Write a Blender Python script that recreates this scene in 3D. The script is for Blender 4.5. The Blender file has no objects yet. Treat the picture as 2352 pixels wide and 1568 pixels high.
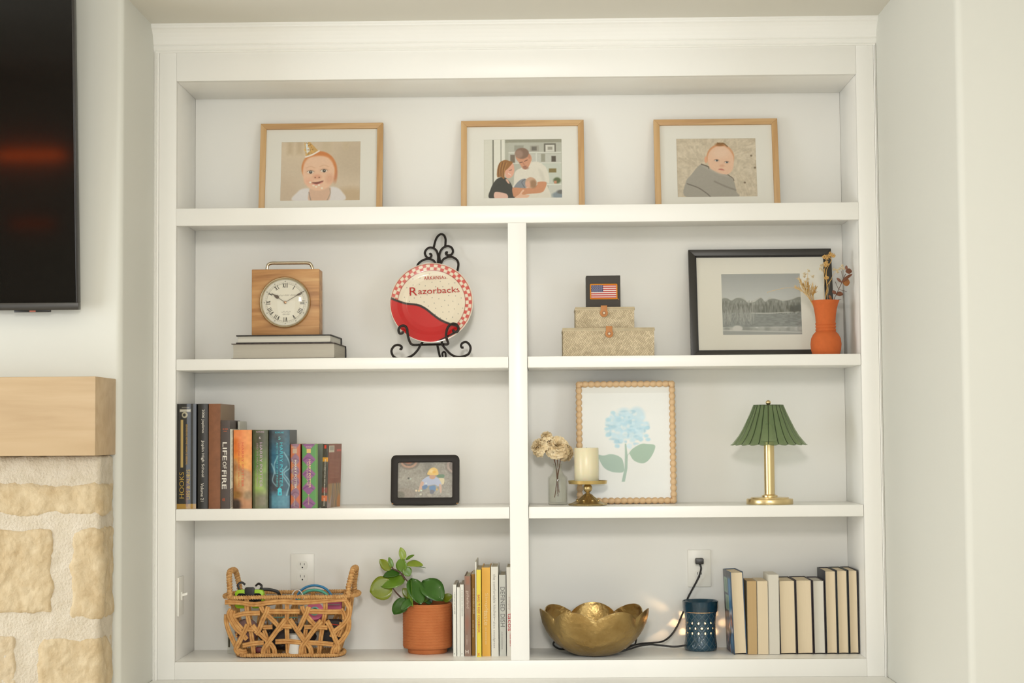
import bpy, bmesh, math, random
import numpy as np
from mathutils import Vector, Matrix, noise as mnoise

# ------------------------------------------------------------------ camera
SC = bpy.context.scene
COL = SC.collection
FPX = 3898.25
CAM = Vector((1.092, -5.0678, 0.6724))
PITCH, YAW, ROLL = 0.0538, -0.0163, -0.0074
_cp, _sp, _cy, _sy = math.cos(PITCH), math.sin(PITCH), math.cos(YAW), math.sin(YAW)
FWD = Vector((_sy*_cp, _cy*_cp, _sp))
_r0 = Vector((_cy, -_sy, 0)); _u0 = _r0.cross(FWD)
RGT = _r0*math.cos(ROLL) + _u0*math.sin(ROLL)
UPV = _u0*math.cos(ROLL) - _r0*math.sin(ROLL)
cam = bpy.data.cameras.new('camera'); camo = bpy.data.objects.new('camera', cam); COL.objects.link(camo)
cam.sensor_width = 36.0; cam.lens = FPX/2352*36; cam.clip_start = 0.05
_m = Matrix((RGT, UPV, -FWD)).transposed().to_4x4(); _m.translation = CAM
camo.matrix_world = _m
SC.camera = camo

def P(px, py, y):
    d = FWD*FPX + RGT*(px-1176) + UPV*(784-py)
    return CAM + d*((y-CAM.y)/d.y)
def PX(px, py, x):
    d = FWD*FPX + RGT*(px-1176) + UPV*(784-py)
    return CAM + d*((x-CAM.x)/d.x)
def K(y): return (y-CAM.y)/FPX            # metres per photo pixel at depth y

# ------------------------------------------------------------------ light
vs = SC.view_settings
vs.view_transform = 'Standard'; vs.look = 'None'; vs.gamma = 1.0; vs.use_curve_mapping = False
vs.exposure = -0.14
SC.cycles.caustics_reflective = False; SC.cycles.caustics_refractive = False
SC.cycles.diffuse_bounces = 4; SC.cycles.glossy_bounces = 3; SC.cycles.transmission_bounces = 4; SC.cycles.max_bounces = 8; SC.cycles.transparent_max_bounces = 16
wd = bpy.data.worlds.new('world'); SC.world = wd; wd.use_nodes = True
wd.node_tree.nodes['Background'].inputs[0].default_value = (0.9, 0.95, 1.0, 1)
wd.node_tree.nodes['Background'].inputs[1].default_value = 0.6
def area(name, loc, rot, sx, sy, watts, col, spread=math.pi):
    l = bpy.data.lights.new(name, 'AREA'); l.shape = 'RECTANGLE'; l.size = sx; l.size_y = sy
    l.energy = watts; l.color = col; l.spread = spread
    o = bpy.data.objects.new(name, l); COL.objects.link(o); o.location = loc; o.rotation_euler = rot
    return o
H = math.pi/2
# room: x -2.6 .. 3.9, y -7.4 .. , floor -0.92, ceiling 2.1
RX0, RX1, RY0, RZ0, RZ1 = -2.6, 3.9, -7.4, -0.92, 2.1
area('daylight_window_left', (RX0+.06, -1.85, .75), (0, -H, 0), 1.9, 2.3, 100, (.905, .96, 1.0))
area('fill_window_right', (RX1-.06, -4.4, .75), (0, H, 0), 1.9, 2.0, 62, (.905, .96, 1.0))  # right window added to brighten the sides that face it
area('daylight_window_back_a', (-.6, RY0+.06, .8), (H, 0, 0), 1.9, 2.0, 27, (.905, .96, 1.0))
area('daylight_window_back_b', (2.3, RY0+.06, .8), (H, 0, 0), 1.9, 2.0, 27, (.905, .96, 1.0))
area('key_light', (1.0, -5.3, 1.75), (math.radians(77), 0, 0), .42, .42, 8, (1.0, .96, .90), math.radians(60))  # small warm key above the camera, narrowed onto the bookcase
for i, (lx, ly) in enumerate(((-.9, -1.7), (.9, -1.7), (2.7, -1.9), (-.9, -4.0), (.9, -4.0), (2.7, -4.0))):
    a = area('ceiling_downlight', (lx, ly, RZ1-.012), (0, 0, 0), .13, .13, 2.0, (1.0, .86, .66)); a.data.shape = 'DISK'

# ------------------------------------------------------------------ helpers
def lin(c):
    c = c/255.0
    return c/12.92 if c <= .04045 else ((c+.055)/1.055)**2.4
def C(r, g, b): return (lin(r), lin(g), lin(b), 1.0)
MATS = {}
def nodes_of(m):
    m.use_nodes = True; nt = m.node_tree; return nt, nt.nodes, nt.links, nt.nodes['Principled BSDF']
def M(name, rgb=(200, 200, 200), rough=.5, metal=0.0, spec=.5, var=0.0, vscale=8.0, vstretch=(1, 1, 1), rgb2=None,
      bump=0.0, bscale=60.0, bstretch=(1, 1, 1), coat=0.0, sub=0.0):
    if name in MATS: return MATS[name]
    m = bpy.data.materials.new(name); nt, N, L, B = nodes_of(m)
    B.inputs['Roughness'].default_value = rough; B.inputs['Metallic'].default_value = metal
    B.inputs['Specular IOR Level'].default_value = spec
    B.inputs['Base Color'].default_value = C(*rgb); B.inputs['Coat Weight'].default_value = coat
    if sub: B.inputs['Subsurface Weight'].default_value = sub; B.inputs['Subsurface Scale'].default_value = .01
    tc = None
    if var or bump: tc = N.new('ShaderNodeTexCoord')
    if var:
        mp = N.new('ShaderNodeMapping'); mp.inputs['Scale'].default_value = vstretch; L.new(tc.outputs['Object'], mp.inputs[0])
        nz = N.new('ShaderNodeTexNoise'); nz.inputs['Scale'].default_value = vscale; nz.inputs['Detail'].default_value = 6
        L.new(mp.outputs[0], nz.inputs['Vector'])
        rp = N.new('ShaderNodeValToRGB'); rp.color_ramp.elements[0].position = .5-.25; rp.color_ramp.elements[1].position = .5+.25
        L.new(nz.outputs[0], rp.inputs[0])
        a = rgb2 if rgb2 else tuple(c*(1-var) for c in rgb)
        rp.color_ramp.elements[0].color = C(*a); rp.color_ramp.elements[1].color = C(*rgb)
        L.new(rp.outputs[0], B.inputs['Base Color'])
    if bump:
        mp = N.new('ShaderNodeMapping'); mp.inputs['Scale'].default_value = bstretch; L.new(tc.outputs['Object'], mp.inputs[0])
        nz = N.new('ShaderNodeTexNoise'); nz.inputs['Scale'].default_value = bscale; nz.inputs['Detail'].default_value = 4
        L.new(mp.outputs[0], nz.inputs['Vector'])
        bp = N.new('ShaderNodeBump'); bp.inputs['Strength'].default_value = bump; bp.inputs['Distance'].default_value = .004
        L.new(nz.outputs[0], bp.inputs['Height']); L.new(bp.outputs[0], B.inputs['Normal'])
    MATS[name] = m; return m
def wood(name, a, b, c, axis='x', scale=1.0, rough=.45, knots=.0):
    """three-tone grain stretched along an axis"""
    if name in MATS: return MATS[name]
    m = bpy.data.materials.new(name); nt, N, L, B = nodes_of(m); B.inputs['Roughness'].default_value = rough
    tc = N.new('ShaderNodeTexCoord'); mp = N.new('ShaderNodeMapping')
    st = {'x': (3, 40, 40), 'y': (40, 3, 40), 'z': (40, 40, 3)}[axis]
    mp.inputs['Scale'].default_value = tuple(s*scale for s in st); L.new(tc.outputs['Object'], mp.inputs[0])
    nz = N.new('ShaderNodeTexNoise'); nz.inputs['Scale'].default_value = 1.0; nz.inputs['Detail'].default_value = 7
    nz.inputs['Distortion'].default_value = .6; L.new(mp.outputs[0], nz.inputs['Vector'])
    rp = N.new('ShaderNodeValToRGB'); e = rp.color_ramp.elements
    e[0].position = .28; e[0].color = C(*a); e[1].position = .72; e[1].color = C(*c)
    k = rp.color_ramp.elements.new(.5); k.color = C(*b)
    L.new(nz.outputs[0], rp.inputs[0]); L.new(rp.outputs[0], B.inputs['Base Color'])
    MATS[name] = m; return m
def printmat(rough=.5, coat=0.0):
    n = 'print_%.2f_%.1f' % (rough, coat)
    if n in MATS: return MATS[n]
    m = bpy.data.materials.new(n); nt, N, L, B = nodes_of(m)
    B.inputs['Roughness'].default_value = rough; B.inputs['Coat Weight'].default_value = coat; B.inputs['Coat Roughness'].default_value = .08
    at = N.new('ShaderNodeAttribute'); at.attribute_name = 'Col'; L.new(at.outputs['Color'], B.inputs['Base Color'])
    MATS[n] = m; return m
def schlick(N, L, ior, gain=1.0):
    f0 = ((ior-1)/(ior+1))**2*gain
    lw = N.new('ShaderNodeLayerWeight'); lw.inputs[0].default_value = .5
    pw_ = N.new('ShaderNodeMath'); pw_.operation = 'POWER'; pw_.inputs[1].default_value = 5.0; L.new(lw.outputs['Facing'], pw_.inputs[0])
    mu = N.new('ShaderNodeMath'); mu.operation = 'MULTIPLY_ADD'; mu.use_clamp = True; mu.inputs[1].default_value = 1-f0; mu.inputs[2].default_value = f0
    L.new(pw_.outputs[0], mu.inputs[0]); return mu
def thin_glass(name, tint=(1, 1, 1), ior=1.5, gain=1.0, rough=.0):
    if name in MATS: return MATS[name]
    m = bpy.data.materials.new(name); m.use_nodes = True; nt = m.node_tree; N, L = nt.nodes, nt.links
    N.remove(N['Principled BSDF']); out = N['Material Output']
    tr = N.new('ShaderNodeBsdfTransparent'); tr.inputs[0].default_value = (*tint, 1)
    gl = N.new('ShaderNodeBsdfGlossy'); gl.inputs['Roughness'].default_value = rough
    mu = schlick(N, L, ior, gain)
    mx = N.new('ShaderNodeMixShader'); L.new(mu.outputs[0], mx.inputs[0]); L.new(tr.outputs[0], mx.inputs[1]); L.new(gl.outputs[0], mx.inputs[2])
    L.new(mx.outputs[0], out.inputs[0]); MATS[name] = m; return m
def emis(name, rgb, s):
    if name in MATS: return MATS[name]
    m = bpy.data.materials.new(name); nt, N, L, B = nodes_of(m)
    B.inputs['Base Color'].default_value = C(*rgb); B.inputs['Emission Color'].default_value = C(*rgb); B.inputs['Emission Strength'].default_value = s
    MATS[name] = m; return m

def smooth_path(pts, n=8, closed=False):
    pts = [Vector(p) for p in pts]
    if len(pts) < 3: return pts
    out = []; m = len(pts)
    for i in range(m if closed else m-1):
        p0 = pts[(i-1) % m] if (closed or i > 0) else pts[0]*2-pts[1]
        p1, p2 = pts[i], pts[(i+1) % m]
        p3 = pts[(i+2) % m] if (closed or i+2 < m) else pts[-1]*2-pts[-2]
        for k in range(n):
            t = k/n
            out.append(.5*((2*p1)+(p2-p0)*t+(2*p0-5*p1+4*p2-p3)*t*t+(3*p1-p0-3*p2+p3)*t**3))
    if not closed: out.append(pts[-1])
    return out

class MB:
    def __init__(s): s.v = []; s.f = []
    def add(s, vs_, fs_):
        b = len(s.v); s.v += [tuple(v) for v in vs_]; s.f += [tuple(b+i for i in f) for f in fs_]; return s
    def box(s, x0, x1, y0, y1, z0, z1):
        v = [(x, y, z) for x in (x0, x1) for y in (y0, y1) for z in (z0, z1)]
        return s.add(v, [(0, 1, 3, 2), (4, 6, 7, 5), (0, 4, 5, 1), (2, 3, 7, 6), (0, 2, 6, 4), (1, 5, 7, 3)])
    def prism(s, poly, a0, a1, axis='y'):
        """poly: list of 2d points; axis y: (x,z); axis x: (y,z); axis z: (x,y)"""
        n = len(poly)
        f = {'y': lambda p, a: (p[0], a, p[1]), 'x': lambda p, a: (a, p[0], p[1]), 'z': lambda p, a: (p[0], p[1], a)}[axis]
        v = [f(p, a0) for p in poly]+[f(p, a1) for p in poly]
        fs = [(i, (i+1) % n, n+(i+1) % n, n+i) for i in range(n)]
        return s.add(v, fs+[tuple(range(n-1, -1, -1)), tuple(range(n, 2*n))])
    def tube(s, path, r, n=8, closed=False, flat=1.0, twist=0.0):
        path = [Vector(p) for p in path]; m = len(path)
        rs = r if isinstance(r, (list, tuple)) else [r]*m
        if len(rs) != m: rs = [rs[min(len(rs)-1, int(i*len(rs)/m))] for i in range(m)]
        tg = []
        for i in range(m):
            a = path[(i-1) % m] if (closed or i > 0) else path[i]
            b = path[(i+1) % m] if (closed or i < m-1) else path[i]
            d = b-a; tg.append(d.normalized() if d.length > 1e-9 else Vector((0, 0, 1)))
        up = Vector((0, 1, 0)) if abs(tg[0].y) < .9 else Vector((1, 0, 0))
        nrm = (up-tg[0]*up.dot(tg[0])).normalized(); vs_ = []
        for i in range(m):
            nrm = nrm-tg[i]*nrm.dot(tg[i])
            nrm = nrm.normalized() if nrm.length > 1e-6 else tg[i].orthogonal().normalized()
            bi = tg[i].cross(nrm)
            for k in range(n):
                a = 2*math.pi*k/n+twist*i
                vs_.append(path[i]+nrm*(math.cos(a)*rs[i]*flat)+bi*(math.sin(a)*rs[i]))
        fs = []
        for i in range(m if closed else m-1):
            j = (i+1) % m
            for k in range(n): fs.append((i*n+k, i*n+(k+1) % n, j*n+(k+1) % n, j*n+k))
        if not closed: fs += [tuple(range(n-1, -1, -1)), tuple((m-1)*n+k for k in range(n))]
        return s.add(vs_, fs)
    def lathe(s, prof, n=40, c=(0, 0, 0), rad=None, skip=None, close=False):
        """prof (r,z); rad(theta, r, z)->(r,z)"""
        vs_ = []; m = len(prof)
        for (r, z) in prof:
            for k in range(n):
                t = 2*math.pi*k/n; rr, zz = rad(t, r, z) if rad else (r, z)
                vs_.append((c[0]+rr*math.cos(t), c[1]+rr*math.sin(t), c[2]+zz))
        fs = []
        for i in range(m if close else m-1):
            j = (i+1) % m
            for k in range(n):
                if skip and skip(i, k): continue
                fs.append((i*n+k, i*n+(k+1) % n, j*n+(k+1) % n, j*n+k))
        return s.add(vs_, fs)
    def ball(s, c, r, n=12, m=8, sc=(1, 1, 1)):
        pr = [(r*math.sin(math.pi*i/m), -r*math.cos(math.pi*i/m)) for i in range(m+1)]
        pr[0] = (r*.02, -r); pr[-1] = (r*.02, r)
        t = MB().lathe(pr, n)
        return s.add([(c[0]+v[0]*sc[0], c[1]+v[1]*sc[1], c[2]+v[2]*sc[2]) for v in t.v], t.f)
    def xf(s, mat):
        s.v = [tuple(mat @ Vector(v)) for v in s.v]; return s
    def build(s, name, mat, parent=None, smooth=False, bevel=0.0, seg=2, angle=40):
        me = bpy.data.meshes.new(name); me.from_pydata(s.v, [], s.f)
        bm = bmesh.new(); bm.from_mesh(me)
        bmesh.ops.recalc_face_normals(bm, faces=bm.faces)
        if bevel:
            es = [e for e in bm.edges if len(e.link_faces) == 2 and e.calc_face_angle(0) > math.radians(30)]
            bmesh.ops.bevel(bm, geom=es, offset=bevel, segments=seg, affect='EDGES', profile=.5, clamp_overlap=True)
        bm.to_mesh(me); bm.free()
        if smooth or bevel:
            me.polygons.foreach_set('use_smooth', [True]*len(me.polygons)); me.set_sharp_from_angle(angle=math.radians(angle))
        me.materials.append(mat)
        o = bpy.data.objects.new(name, me); COL.objects.link(o)
        if parent is not None: o.parent = parent
        return o
def box(x0, x1, y0, y1, z0, z1): return MB().box(x0, x1, y0, y1, z0, z1)
def tag(o, label, cat, group=None):
    o['label'] = label; o['category'] = cat
    if group: o['group'] = group
    return o
def thing(name, label, cat, loc=(0, 0, 0), rot=(0, 0, 0), group=None):
    o = bpy.data.objects.new(name, None); COL.objects.link(o); o.location = loc; o.rotation_euler = rot
    o.empty_display_size = .02
    return tag(o, label, cat, group)
def struct(o): o['kind'] = 'structure'; return o

# ------------------------------------------------------------------ flat print painter
def cr2(pts, n=6, closed=True):
    return [(p.x, p.y) for p in smooth_path([(a, b, 0) for a, b in pts], n, closed)]
class Cv:
    """a small procedural picture, painted in any 2-d frame (x right, y down), colours 0-255 sRGB"""
    def __init__(s, x0, y0, x1, y1, w, h, bg):
        s.b = (x0, y0, x1, y1); s.w, s.h = w, h
        s.X, s.Y = np.meshgrid(x0+(np.arange(w)+.5)*(x1-x0)/w, y0+(np.arange(h)+.5)*(y1-y0)/h)
        s.px = abs(x1-x0)/w
        s.a = np.zeros((h, w, 3)); s.a[:] = bg
    def mix(s, al, col): s.a += (np.asarray(col, float)-s.a)*np.clip(al, 0, 1)[..., None]; return s
    def ell(s, cx, cy, rx, ry, col, soft=0, rot=0, op=1):
        c_, s_ = math.cos(math.radians(rot)), math.sin(math.radians(rot))
        dx, dy = s.X-cx, s.Y-cy; u = (dx*c_+dy*s_)/rx; v = (-dx*s_+dy*c_)/ry
        q = np.sqrt(u*u+v*v); soft = max(soft, s.px)
        return s.mix(np.clip(.5+(1-q)*min(rx, ry)/soft, 0, 1)*op, col)
    def sd(s, pts, closed=True):
        d = np.full(s.X.shape, 1e9); ins = np.zeros(s.X.shape, bool); n = len(pts)
        for i in range(n if closed else n-1):
            (ax, ay), (bx, by) = pts[i], pts[(i+1) % n]
            ex, ey = bx-ax, by-ay; l2 = ex*ex+ey*ey+1e-12
            t = np.clip(((s.X-ax)*ex+(s.Y-ay)*ey)/l2, 0, 1)
            d = np.minimum(d, np.hypot(s.X-ax-t*ex, s.Y-ay-t*ey))
            if ay != by:
                c_ = ((ay > s.Y) != (by > s.Y)) & (s.X < (bx-ax)*(s.Y-ay)/(by-ay)+ax); ins ^= c_
        return d, ins
    def poly(s, pts, col, soft=0, sm=True, op=1):
        if sm: pts = cr2(pts)
        d, i = s.sd(pts); soft = max(soft, s.px)
        return s.mix(np.clip(.5+np.where(i, d, -d)/soft, 0, 1)*op, col)
    def rect(s, x0, y0, x1, y1, col, soft=0, op=1): return s.poly([(x0, y0), (x1, y0), (x1, y1), (x0, y1)], col, soft, False, op)
    def line(s, pts, w, col, soft=0, op=1, sm=True):
        if sm and len(pts) > 2: pts = cr2(pts, 6, False)
        d, _ = s.sd(pts, False); soft = max(soft, s.px)
        return s.mix(np.clip(.5+(w/2-d)/soft, 0, 1)*op, col)
    def nz(s, sx, sy, seed):
        r = np.random.RandomState(seed); g = r.rand(int(sy)+2, int(sx)+2)
        u = (s.X-s.b[0])/(s.b[2]-s.b[0])*sx; v = (s.Y-s.b[1])/(s.b[3]-s.b[1])*sy
        i, j = np.clip(u.astype(int), 0, int(sx)), np.clip(v.astype(int), 0, int(sy)); fu, fv = u-i, v-j
        fu, fv = fu*fu*(3-2*fu), fv*fv*(3-2*fv)
        return (g[j, i]*(1-fu)+g[j, i+1]*fu)*(1-fv)+(g[j+1, i]*(1-fu)+g[j+1, i+1]*fu)*fv
    def mottle(s, sx, sy, seed, amp, mask=None):
        n = (s.nz(sx, sy, seed)-.5)*2*amp
        if mask is not None: n = n*mask
        s.a += n[..., None]; return s
    def blot(s, sx, sy, seed, col, thr=.55, op=1, soft=.1):
        return s.mix(np.clip((s.nz(sx, sy, seed)-thr)/soft, 0, 1)*op, col)
    def lin(s):
        a = np.clip(s.a, 0, 255)/255.0
        return np.where(a <= .04045, a/12.92, ((a+.055)/1.055)**2.4)
    def sample(s, u, v):
        """u,v 0..1 (v down) arrays -> linear rgb"""
        L_ = s.lin(); x = np.clip(u*s.w-.5, 0, s.w-1.001); y = np.clip(v*s.h-.5, 0, s.h-1.001)
        i, j = x.astype(int), y.astype(int); fx, fy = (x-i)[..., None], (y-j)[..., None]
        i2, j2 = np.minimum(i+1, s.w-1), np.minimum(j+1, s.h-1)
        return (L_[j, i]*(1-fx)+L_[j, i2]*fx)*(1-fy)+(L_[j2, i]*(1-fx)+L_[j2, i2]*fx)*fy
def colour(me, rgb):
    at = me.color_attributes.new('Col', 'FLOAT_COLOR', 'POINT')
    d = np.ones((len(rgb), 4), np.float32); d[:, :3] = rgb; at.data.foreach_set('color', d.ravel())
def grid_mesh(name, co, w, h, rgb, mat, parent, smooth=True):
    """co (h*w,3) row-major, top row first"""
    idx = np.arange(w*h).reshape(h, w)
    f = np.stack([idx[1:, :-1], idx[1:, 1:], idx[:-1, 1:], idx[:-1, :-1]], -1).reshape(-1, 4)
    me = bpy.data.meshes.new(name)
    me.vertices.add(w*h); me.vertices.foreach_set('co', np.asarray(co, np.float32).ravel())
    me.loops.add(f.size); me.loops.foreach_set('vertex_index', f.ravel().astype(np.int32))
    me.polygons.add(len(f)); me.polygons.foreach_set('loop_start', np.arange(0, f.size, 4, dtype=np.int32))
    me.polygons.foreach_set('loop_total', np.full(len(f), 4, np.int32))
    me.update(calc_edges=True); me.validate()
    if rgb is not None: colour(me, rgb.reshape(-1, 3))
    if smooth: me.polygons.foreach_set('use_smooth', [True]*len(me.polygons))
    me.materials.append(mat); o = bpy.data.objects.new(name, me); COL.objects.link(o)
    if parent is not None: o.parent = parent
    return o
def panel(name, cv, x0, x1, z0, z1, y, mat, parent, yfun=None):
    """a flat print facing -y"""
    w, h = cv.w, cv.h
    X, Z = np.meshgrid(np.linspace(x0, x1, w), np.linspace(z1, z0, h))
    Y = np.full_like(X, y)
    if yfun is not None: Y = Y+yfun(np.linspace(-1, 1, w))[None, :]
    return grid_mesh(name, np.stack([X, Y, Z], -1).reshape(-1, 3), w, h, cv.lin(), mat, parent)
def side_panel(name, cv, x, y0, y1, z0, z1, mat, parent):
    """a flat print facing +x (left edge of the picture at y0) """
    w, h = cv.w, cv.h
    Y, Z = np.meshgrid(np.linspace(y0, y1, w), np.linspace(z1, z0, h))
    return grid_mesh(name, np.stack([np.full_like(Y, x), Y, Z], -1).reshape(-1, 3), w, h, cv.lin(), mat, parent)
def lettering(text, cx, cz, length, height, y, mat, parent, way='flat', bold=0.0, shear=0.0, name='lettering', yfun=None, rot=0.0, spacing=1.0):
    cu = bpy.data.curves.new(name, 'FONT'); cu.body = text; cu.size = 1.0; cu.offset = bold; cu.shear = shear; cu.resolution_u = 3
    cu.space_character = spacing
    to = bpy.data.objects.new(name, cu); COL.objects.link(to)
    bpy.context.view_layer.update()
    me = bpy.data.meshes.new_from_object(to); bpy.data.objects.remove(to); bpy.data.curves.remove(cu)
    n = len(me.vertices); co = np.empty(n*3, np.float32); me.vertices.foreach_get('co', co); co = co.reshape(-1, 3)
    mn, mx = co.min(0), co.max(0); u = (co[:, 0]-mn[0])/(mx[0]-mn[0])*length-length/2; v = (co[:, 1]-mn[1])/(mx[1]-mn[1])*height-height/2
    if rot: u, v = u*math.cos(rot)-v*math.sin(rot), u*math.sin(rot)+v*math.cos(rot)
    if way == 'flat': x, z = cx+u, cz+v
    elif way == 'down': x, z = cx+v, cz-u
    else: x, z = cx-v, cz+u
    yy = np.full(n, y)
    if yfun is not None: yy = yy+yfun(x)
    me.vertices.foreach_set('co', np.stack([x, yy, z], -1).astype(np.float32).ravel())
    me.materials.clear(); me.materials.append(mat); me.name = name
    o = bpy.data.objects.new(name, me); COL.objects.link(o)
    if parent is not None: o.parent = parent
    return o
def Z(x0, y0, s):
    """maps a zoomed crop of the photograph back to its pixels"""
    return lambda zx, zy: (x0+zx/s, y0+zy/s)

# ------------------------------------------------------------------ the room
D = 0.284                      # depth of the bookcase bays
W = 2.05
ZT, Z1, Z1B, Z2, Z2B, Z3, Z3B = 1.742, 1.3545, 1.302, .9005, .8668, .4522, .4176
DV0, DV1 = .9991, 1.0545
XL, XR, YCH, YRW, ZSOF, ZCT = -.0672, 2.1095, -.385, -.97, 1.908, -.052
paint = M('wall_paint', (213, 212, 203), .6, spec=.3)
white = M('cabinet_paint', (244, 242, 236), .3, spec=.28)
ceilp = M('ceiling_paint', (222, 218, 207), .7, spec=.3)
floorm = wood('oak_floor', (218, 205, 184), (229, 218, 199), (236, 226, 209), 'y', .6, .6)

def rcorner(x, y, r, sx, sy, n=8):
    """bullnose corner points (2-d) around a convex corner at x,y"""
    cx, cy = x-sx*r, y-sy*r
    return [(cx+sx*r*math.cos(a), cy+sy*r*math.sin(a)) for a in [i*H/n for i in range(n+1)]]
# chimney breast left of the niche: plan polygon with a bullnose corner
rc = rcorner(XL, YCH, .018, 1, -1)           # from +x side to -y side
plan = [(XL, .40)] + rc + [(RX0, YCH), (RX0, .40)]
struct(MB().prism(plan, RZ0, RZ1, 'z').build('wall_left', paint, smooth=True))
rc = rcorner(XR, YRW, .018, -1, -1)
plan = [(XR, .40)] + rc + [(RX1, YRW), (RX1, .40)]
struct(MB().prism(plan, RZ0, RZ1, 'z').build('wall_right', paint, smooth=True))
struct(box(XL, XR, D+.02, .40, RZ0, RZ1).build('wall_niche', paint))
struct(box(RX0-.1, RX1+.1, RY0-.1, .40, RZ0-.1, RZ0).build('floor', floorm))
struct(box(RX0-.1, RX1+.1, RY0-.1, .40, RZ1, RZ1+.1).build('ceiling', ceilp))
struct(box(XL, XR, YCH, .40, ZSOF, RZ1).build('ceiling_soffit', ceilp))
def wall_with_windows(name, fixed0, fixed1, a0, a1, holes, axis):
    b = MB()
    def bx(p0, p1, z0, z1):
        if p1-p0 < 1e-4 or z1-z0 < 1e-4: return
        b.box(p0, p1, fixed0, fixed1, z0, z1) if axis == 'x' else b.box(fixed0, fixed1, p0, p1, z0, z1)
    p = a0
    for (h0, h1, z0, z1) in holes:
        bx(p, h0, RZ0, RZ1); bx(h0, h1, RZ0, z0); bx(h0, h1, z1, RZ1); p = h1
    bx(p, a1, RZ0, RZ1)
    return struct(b.build(name, paint))
wall_with_windows('wall_back', RY0-.1, RY0, RX0, RX1, [(-1.6, .4, -.15, 1.75), (1.3, 3.3, -.15, 1.75)], 'x')
wall_with_windows('wall_left_side', RX0-.1, RX0, RY0, YCH, [(-3.0, -.7, -.2, 1.7)], 'y')
wall_with_windows('wall_right_side', RX1, RX1+.1, RY0, YRW, [(-5.4, -3.4, -.2, 1.7)], 'y')  # opening for the added right-hand window
wg = thin_glass('window_glass')
for i, (ax, p0, p1, z0, z1) in enumerate((('x', -1.6, .4, -.15, 1.75), ('x', 1.3, 3.3, -.15, 1.75), ('y', -3.0, -.7, -.2, 1.7), ('Y', -5.4, -3.4, -.2, 1.7))):  # the last frame belongs to the added right-hand window
    b = MB(); g = MB(); mid = (p0+p1)/2
    for (q0, q1, r0, r1) in ((p0, p0+.06, z0, z1), (p1-.06, p1, z0, z1), (mid-.03, mid+.03, z0, z1), (p0, p1, z0, z0+.06), (p0, p1, z1-.06, z1)):
        b.box(q0, q1, RY0-.08, RY0-.04, r0, r1) if ax == 'x' else b.box(*((RX0-.08, RX0-.04) if ax == 'y' else (RX1+.04, RX1+.08)), q0, q1, r0, r1)
    g.box(p0, p1, RY0-.065, RY0-.060, z0, z1) if ax == 'x' else g.box(*((RX0-.065, RX0-.060) if ax == 'y' else (RX1+.06, RX1+.065)), p0, p1, z0, z1)
    wo = struct(b.build('window_%d' % (i+1), white)); g.build('pane', wg, wo)
for (lx, ly) in ((-.9, -1.7), (.9, -1.7), (2.7, -1.9), (-.9, -4.0), (.9, -4.0), (2.7, -4.0)):
    t = MB().lathe([(.066, 0), (.085, -.004), (.088, 0)], 24, (lx, ly, RZ1-.0005)).build('downlight_trim', white, smooth=True)
    tag(t, 'white round trim ring of a recessed ceiling downlight', 'downlight', 'recessed ceiling lights')

# ------------------------------------------------------------------ built-in bookcase
bc = thing('built_in_bookcase', 'white painted built-in bookcase with crown moulding in the wall niche', 'bookcase', (0, 0, 0))
def part(name, b, mat=None, bevel=.0015, parent=None): return b.build(name, mat or white, parent or bc, bevel=bevel)
part('stile', box(-.0525, 0, 0, .02, ZCT, ZT+.10)); part('stile', box(W, W+.0525, 0, .02, ZCT, ZT+.10))
part('rail', box(0, W, 0, .02, ZT, ZT+.10)); part('rail', box(0, W, 0, .02, Z1B, Z1)); part('rail', box(0, W, 0, .02, ZCT, 0))
part('centre_stile', box(DV0, DV1, 0, .02, 0, Z1B))
part('divider', box(DV0, DV1, .02, D, 0, Z1-.034))
part('side_panel', box(XL, 0, .02, D+.012, -.02, ZT+.02)); part('side_panel', box(W, XR, .02, D+.012, -.02, ZT+.02))
part('back_panel', box(0, W, D, D+.012, -.02, ZT+.02)); part('top_panel', box(0, W, .02, D, ZT, ZT+.02))
part('floor_panel', box(0, W, .02, D, -.02, 0)); part('shelf', box(0, W, .02, D, Z1-.034, Z1))
for (a, b_) in ((0, DV0), (DV1, W)):
    for (z0, z1) in ((Z2B, Z2), (Z3B, Z3)):
        part('shelf', box(a+.001, b_-.001, .004, D, z0, z1), bevel=.002)
for x0, x1, s in ((XL, -.0525, 1), (W+.0525, XR, -1)):     # stepped beads that close the gap to the wall
    prof = [(x0, 0), (x0, -.006)] + [(x0+(x1-x0)*t, -.006-.004*math.sin(math.pi*t)) for t in (.15, .3, .45)] + [(x0+(x1-x0)*.5, -.004), (x0+(x1-x0)*.75, -.007), (x1, -.003), (x1, 0)]
    if s < 0: prof = [(x1-(p[0]-x0), p[1]) for p in prof]
    part('edge_bead', MB().prism(prof, ZCT, 1.832, 'z'), bevel=0)
prof = [(0, 1.828), (-.006, 1.828), (-.008, 1.831), (-.006, 1.834), (-.009, 1.836), (-.012, 1.840), (-.012, 1.847), (-.010, 1.849), (-.014, 1.853),
        (-.0165, 1.862), (-.021, 1.873), (-.028, 1.884), (-.036, 1.892), (-.043, 1.896), (-.043, 1.9), (-.046, 1.902), (-.046, ZSOF), (0, ZSOF)]
part('crown_moulding', MB().prism(prof, XL, XR, 'x'), bevel=0)
base = thing('base_cabinet', 'white base cabinet with a flat top under the bookcase', 'cabinet', (0, 0, 0))
box(XL+.001, XR-.001, -.27, .28, RZ0, ZCT-.035).build('body', white, base)
box(XL+.001, XR-.001, -.30, .28, ZCT-.035, ZCT).build('worktop', white, base, bevel=.003)
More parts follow.
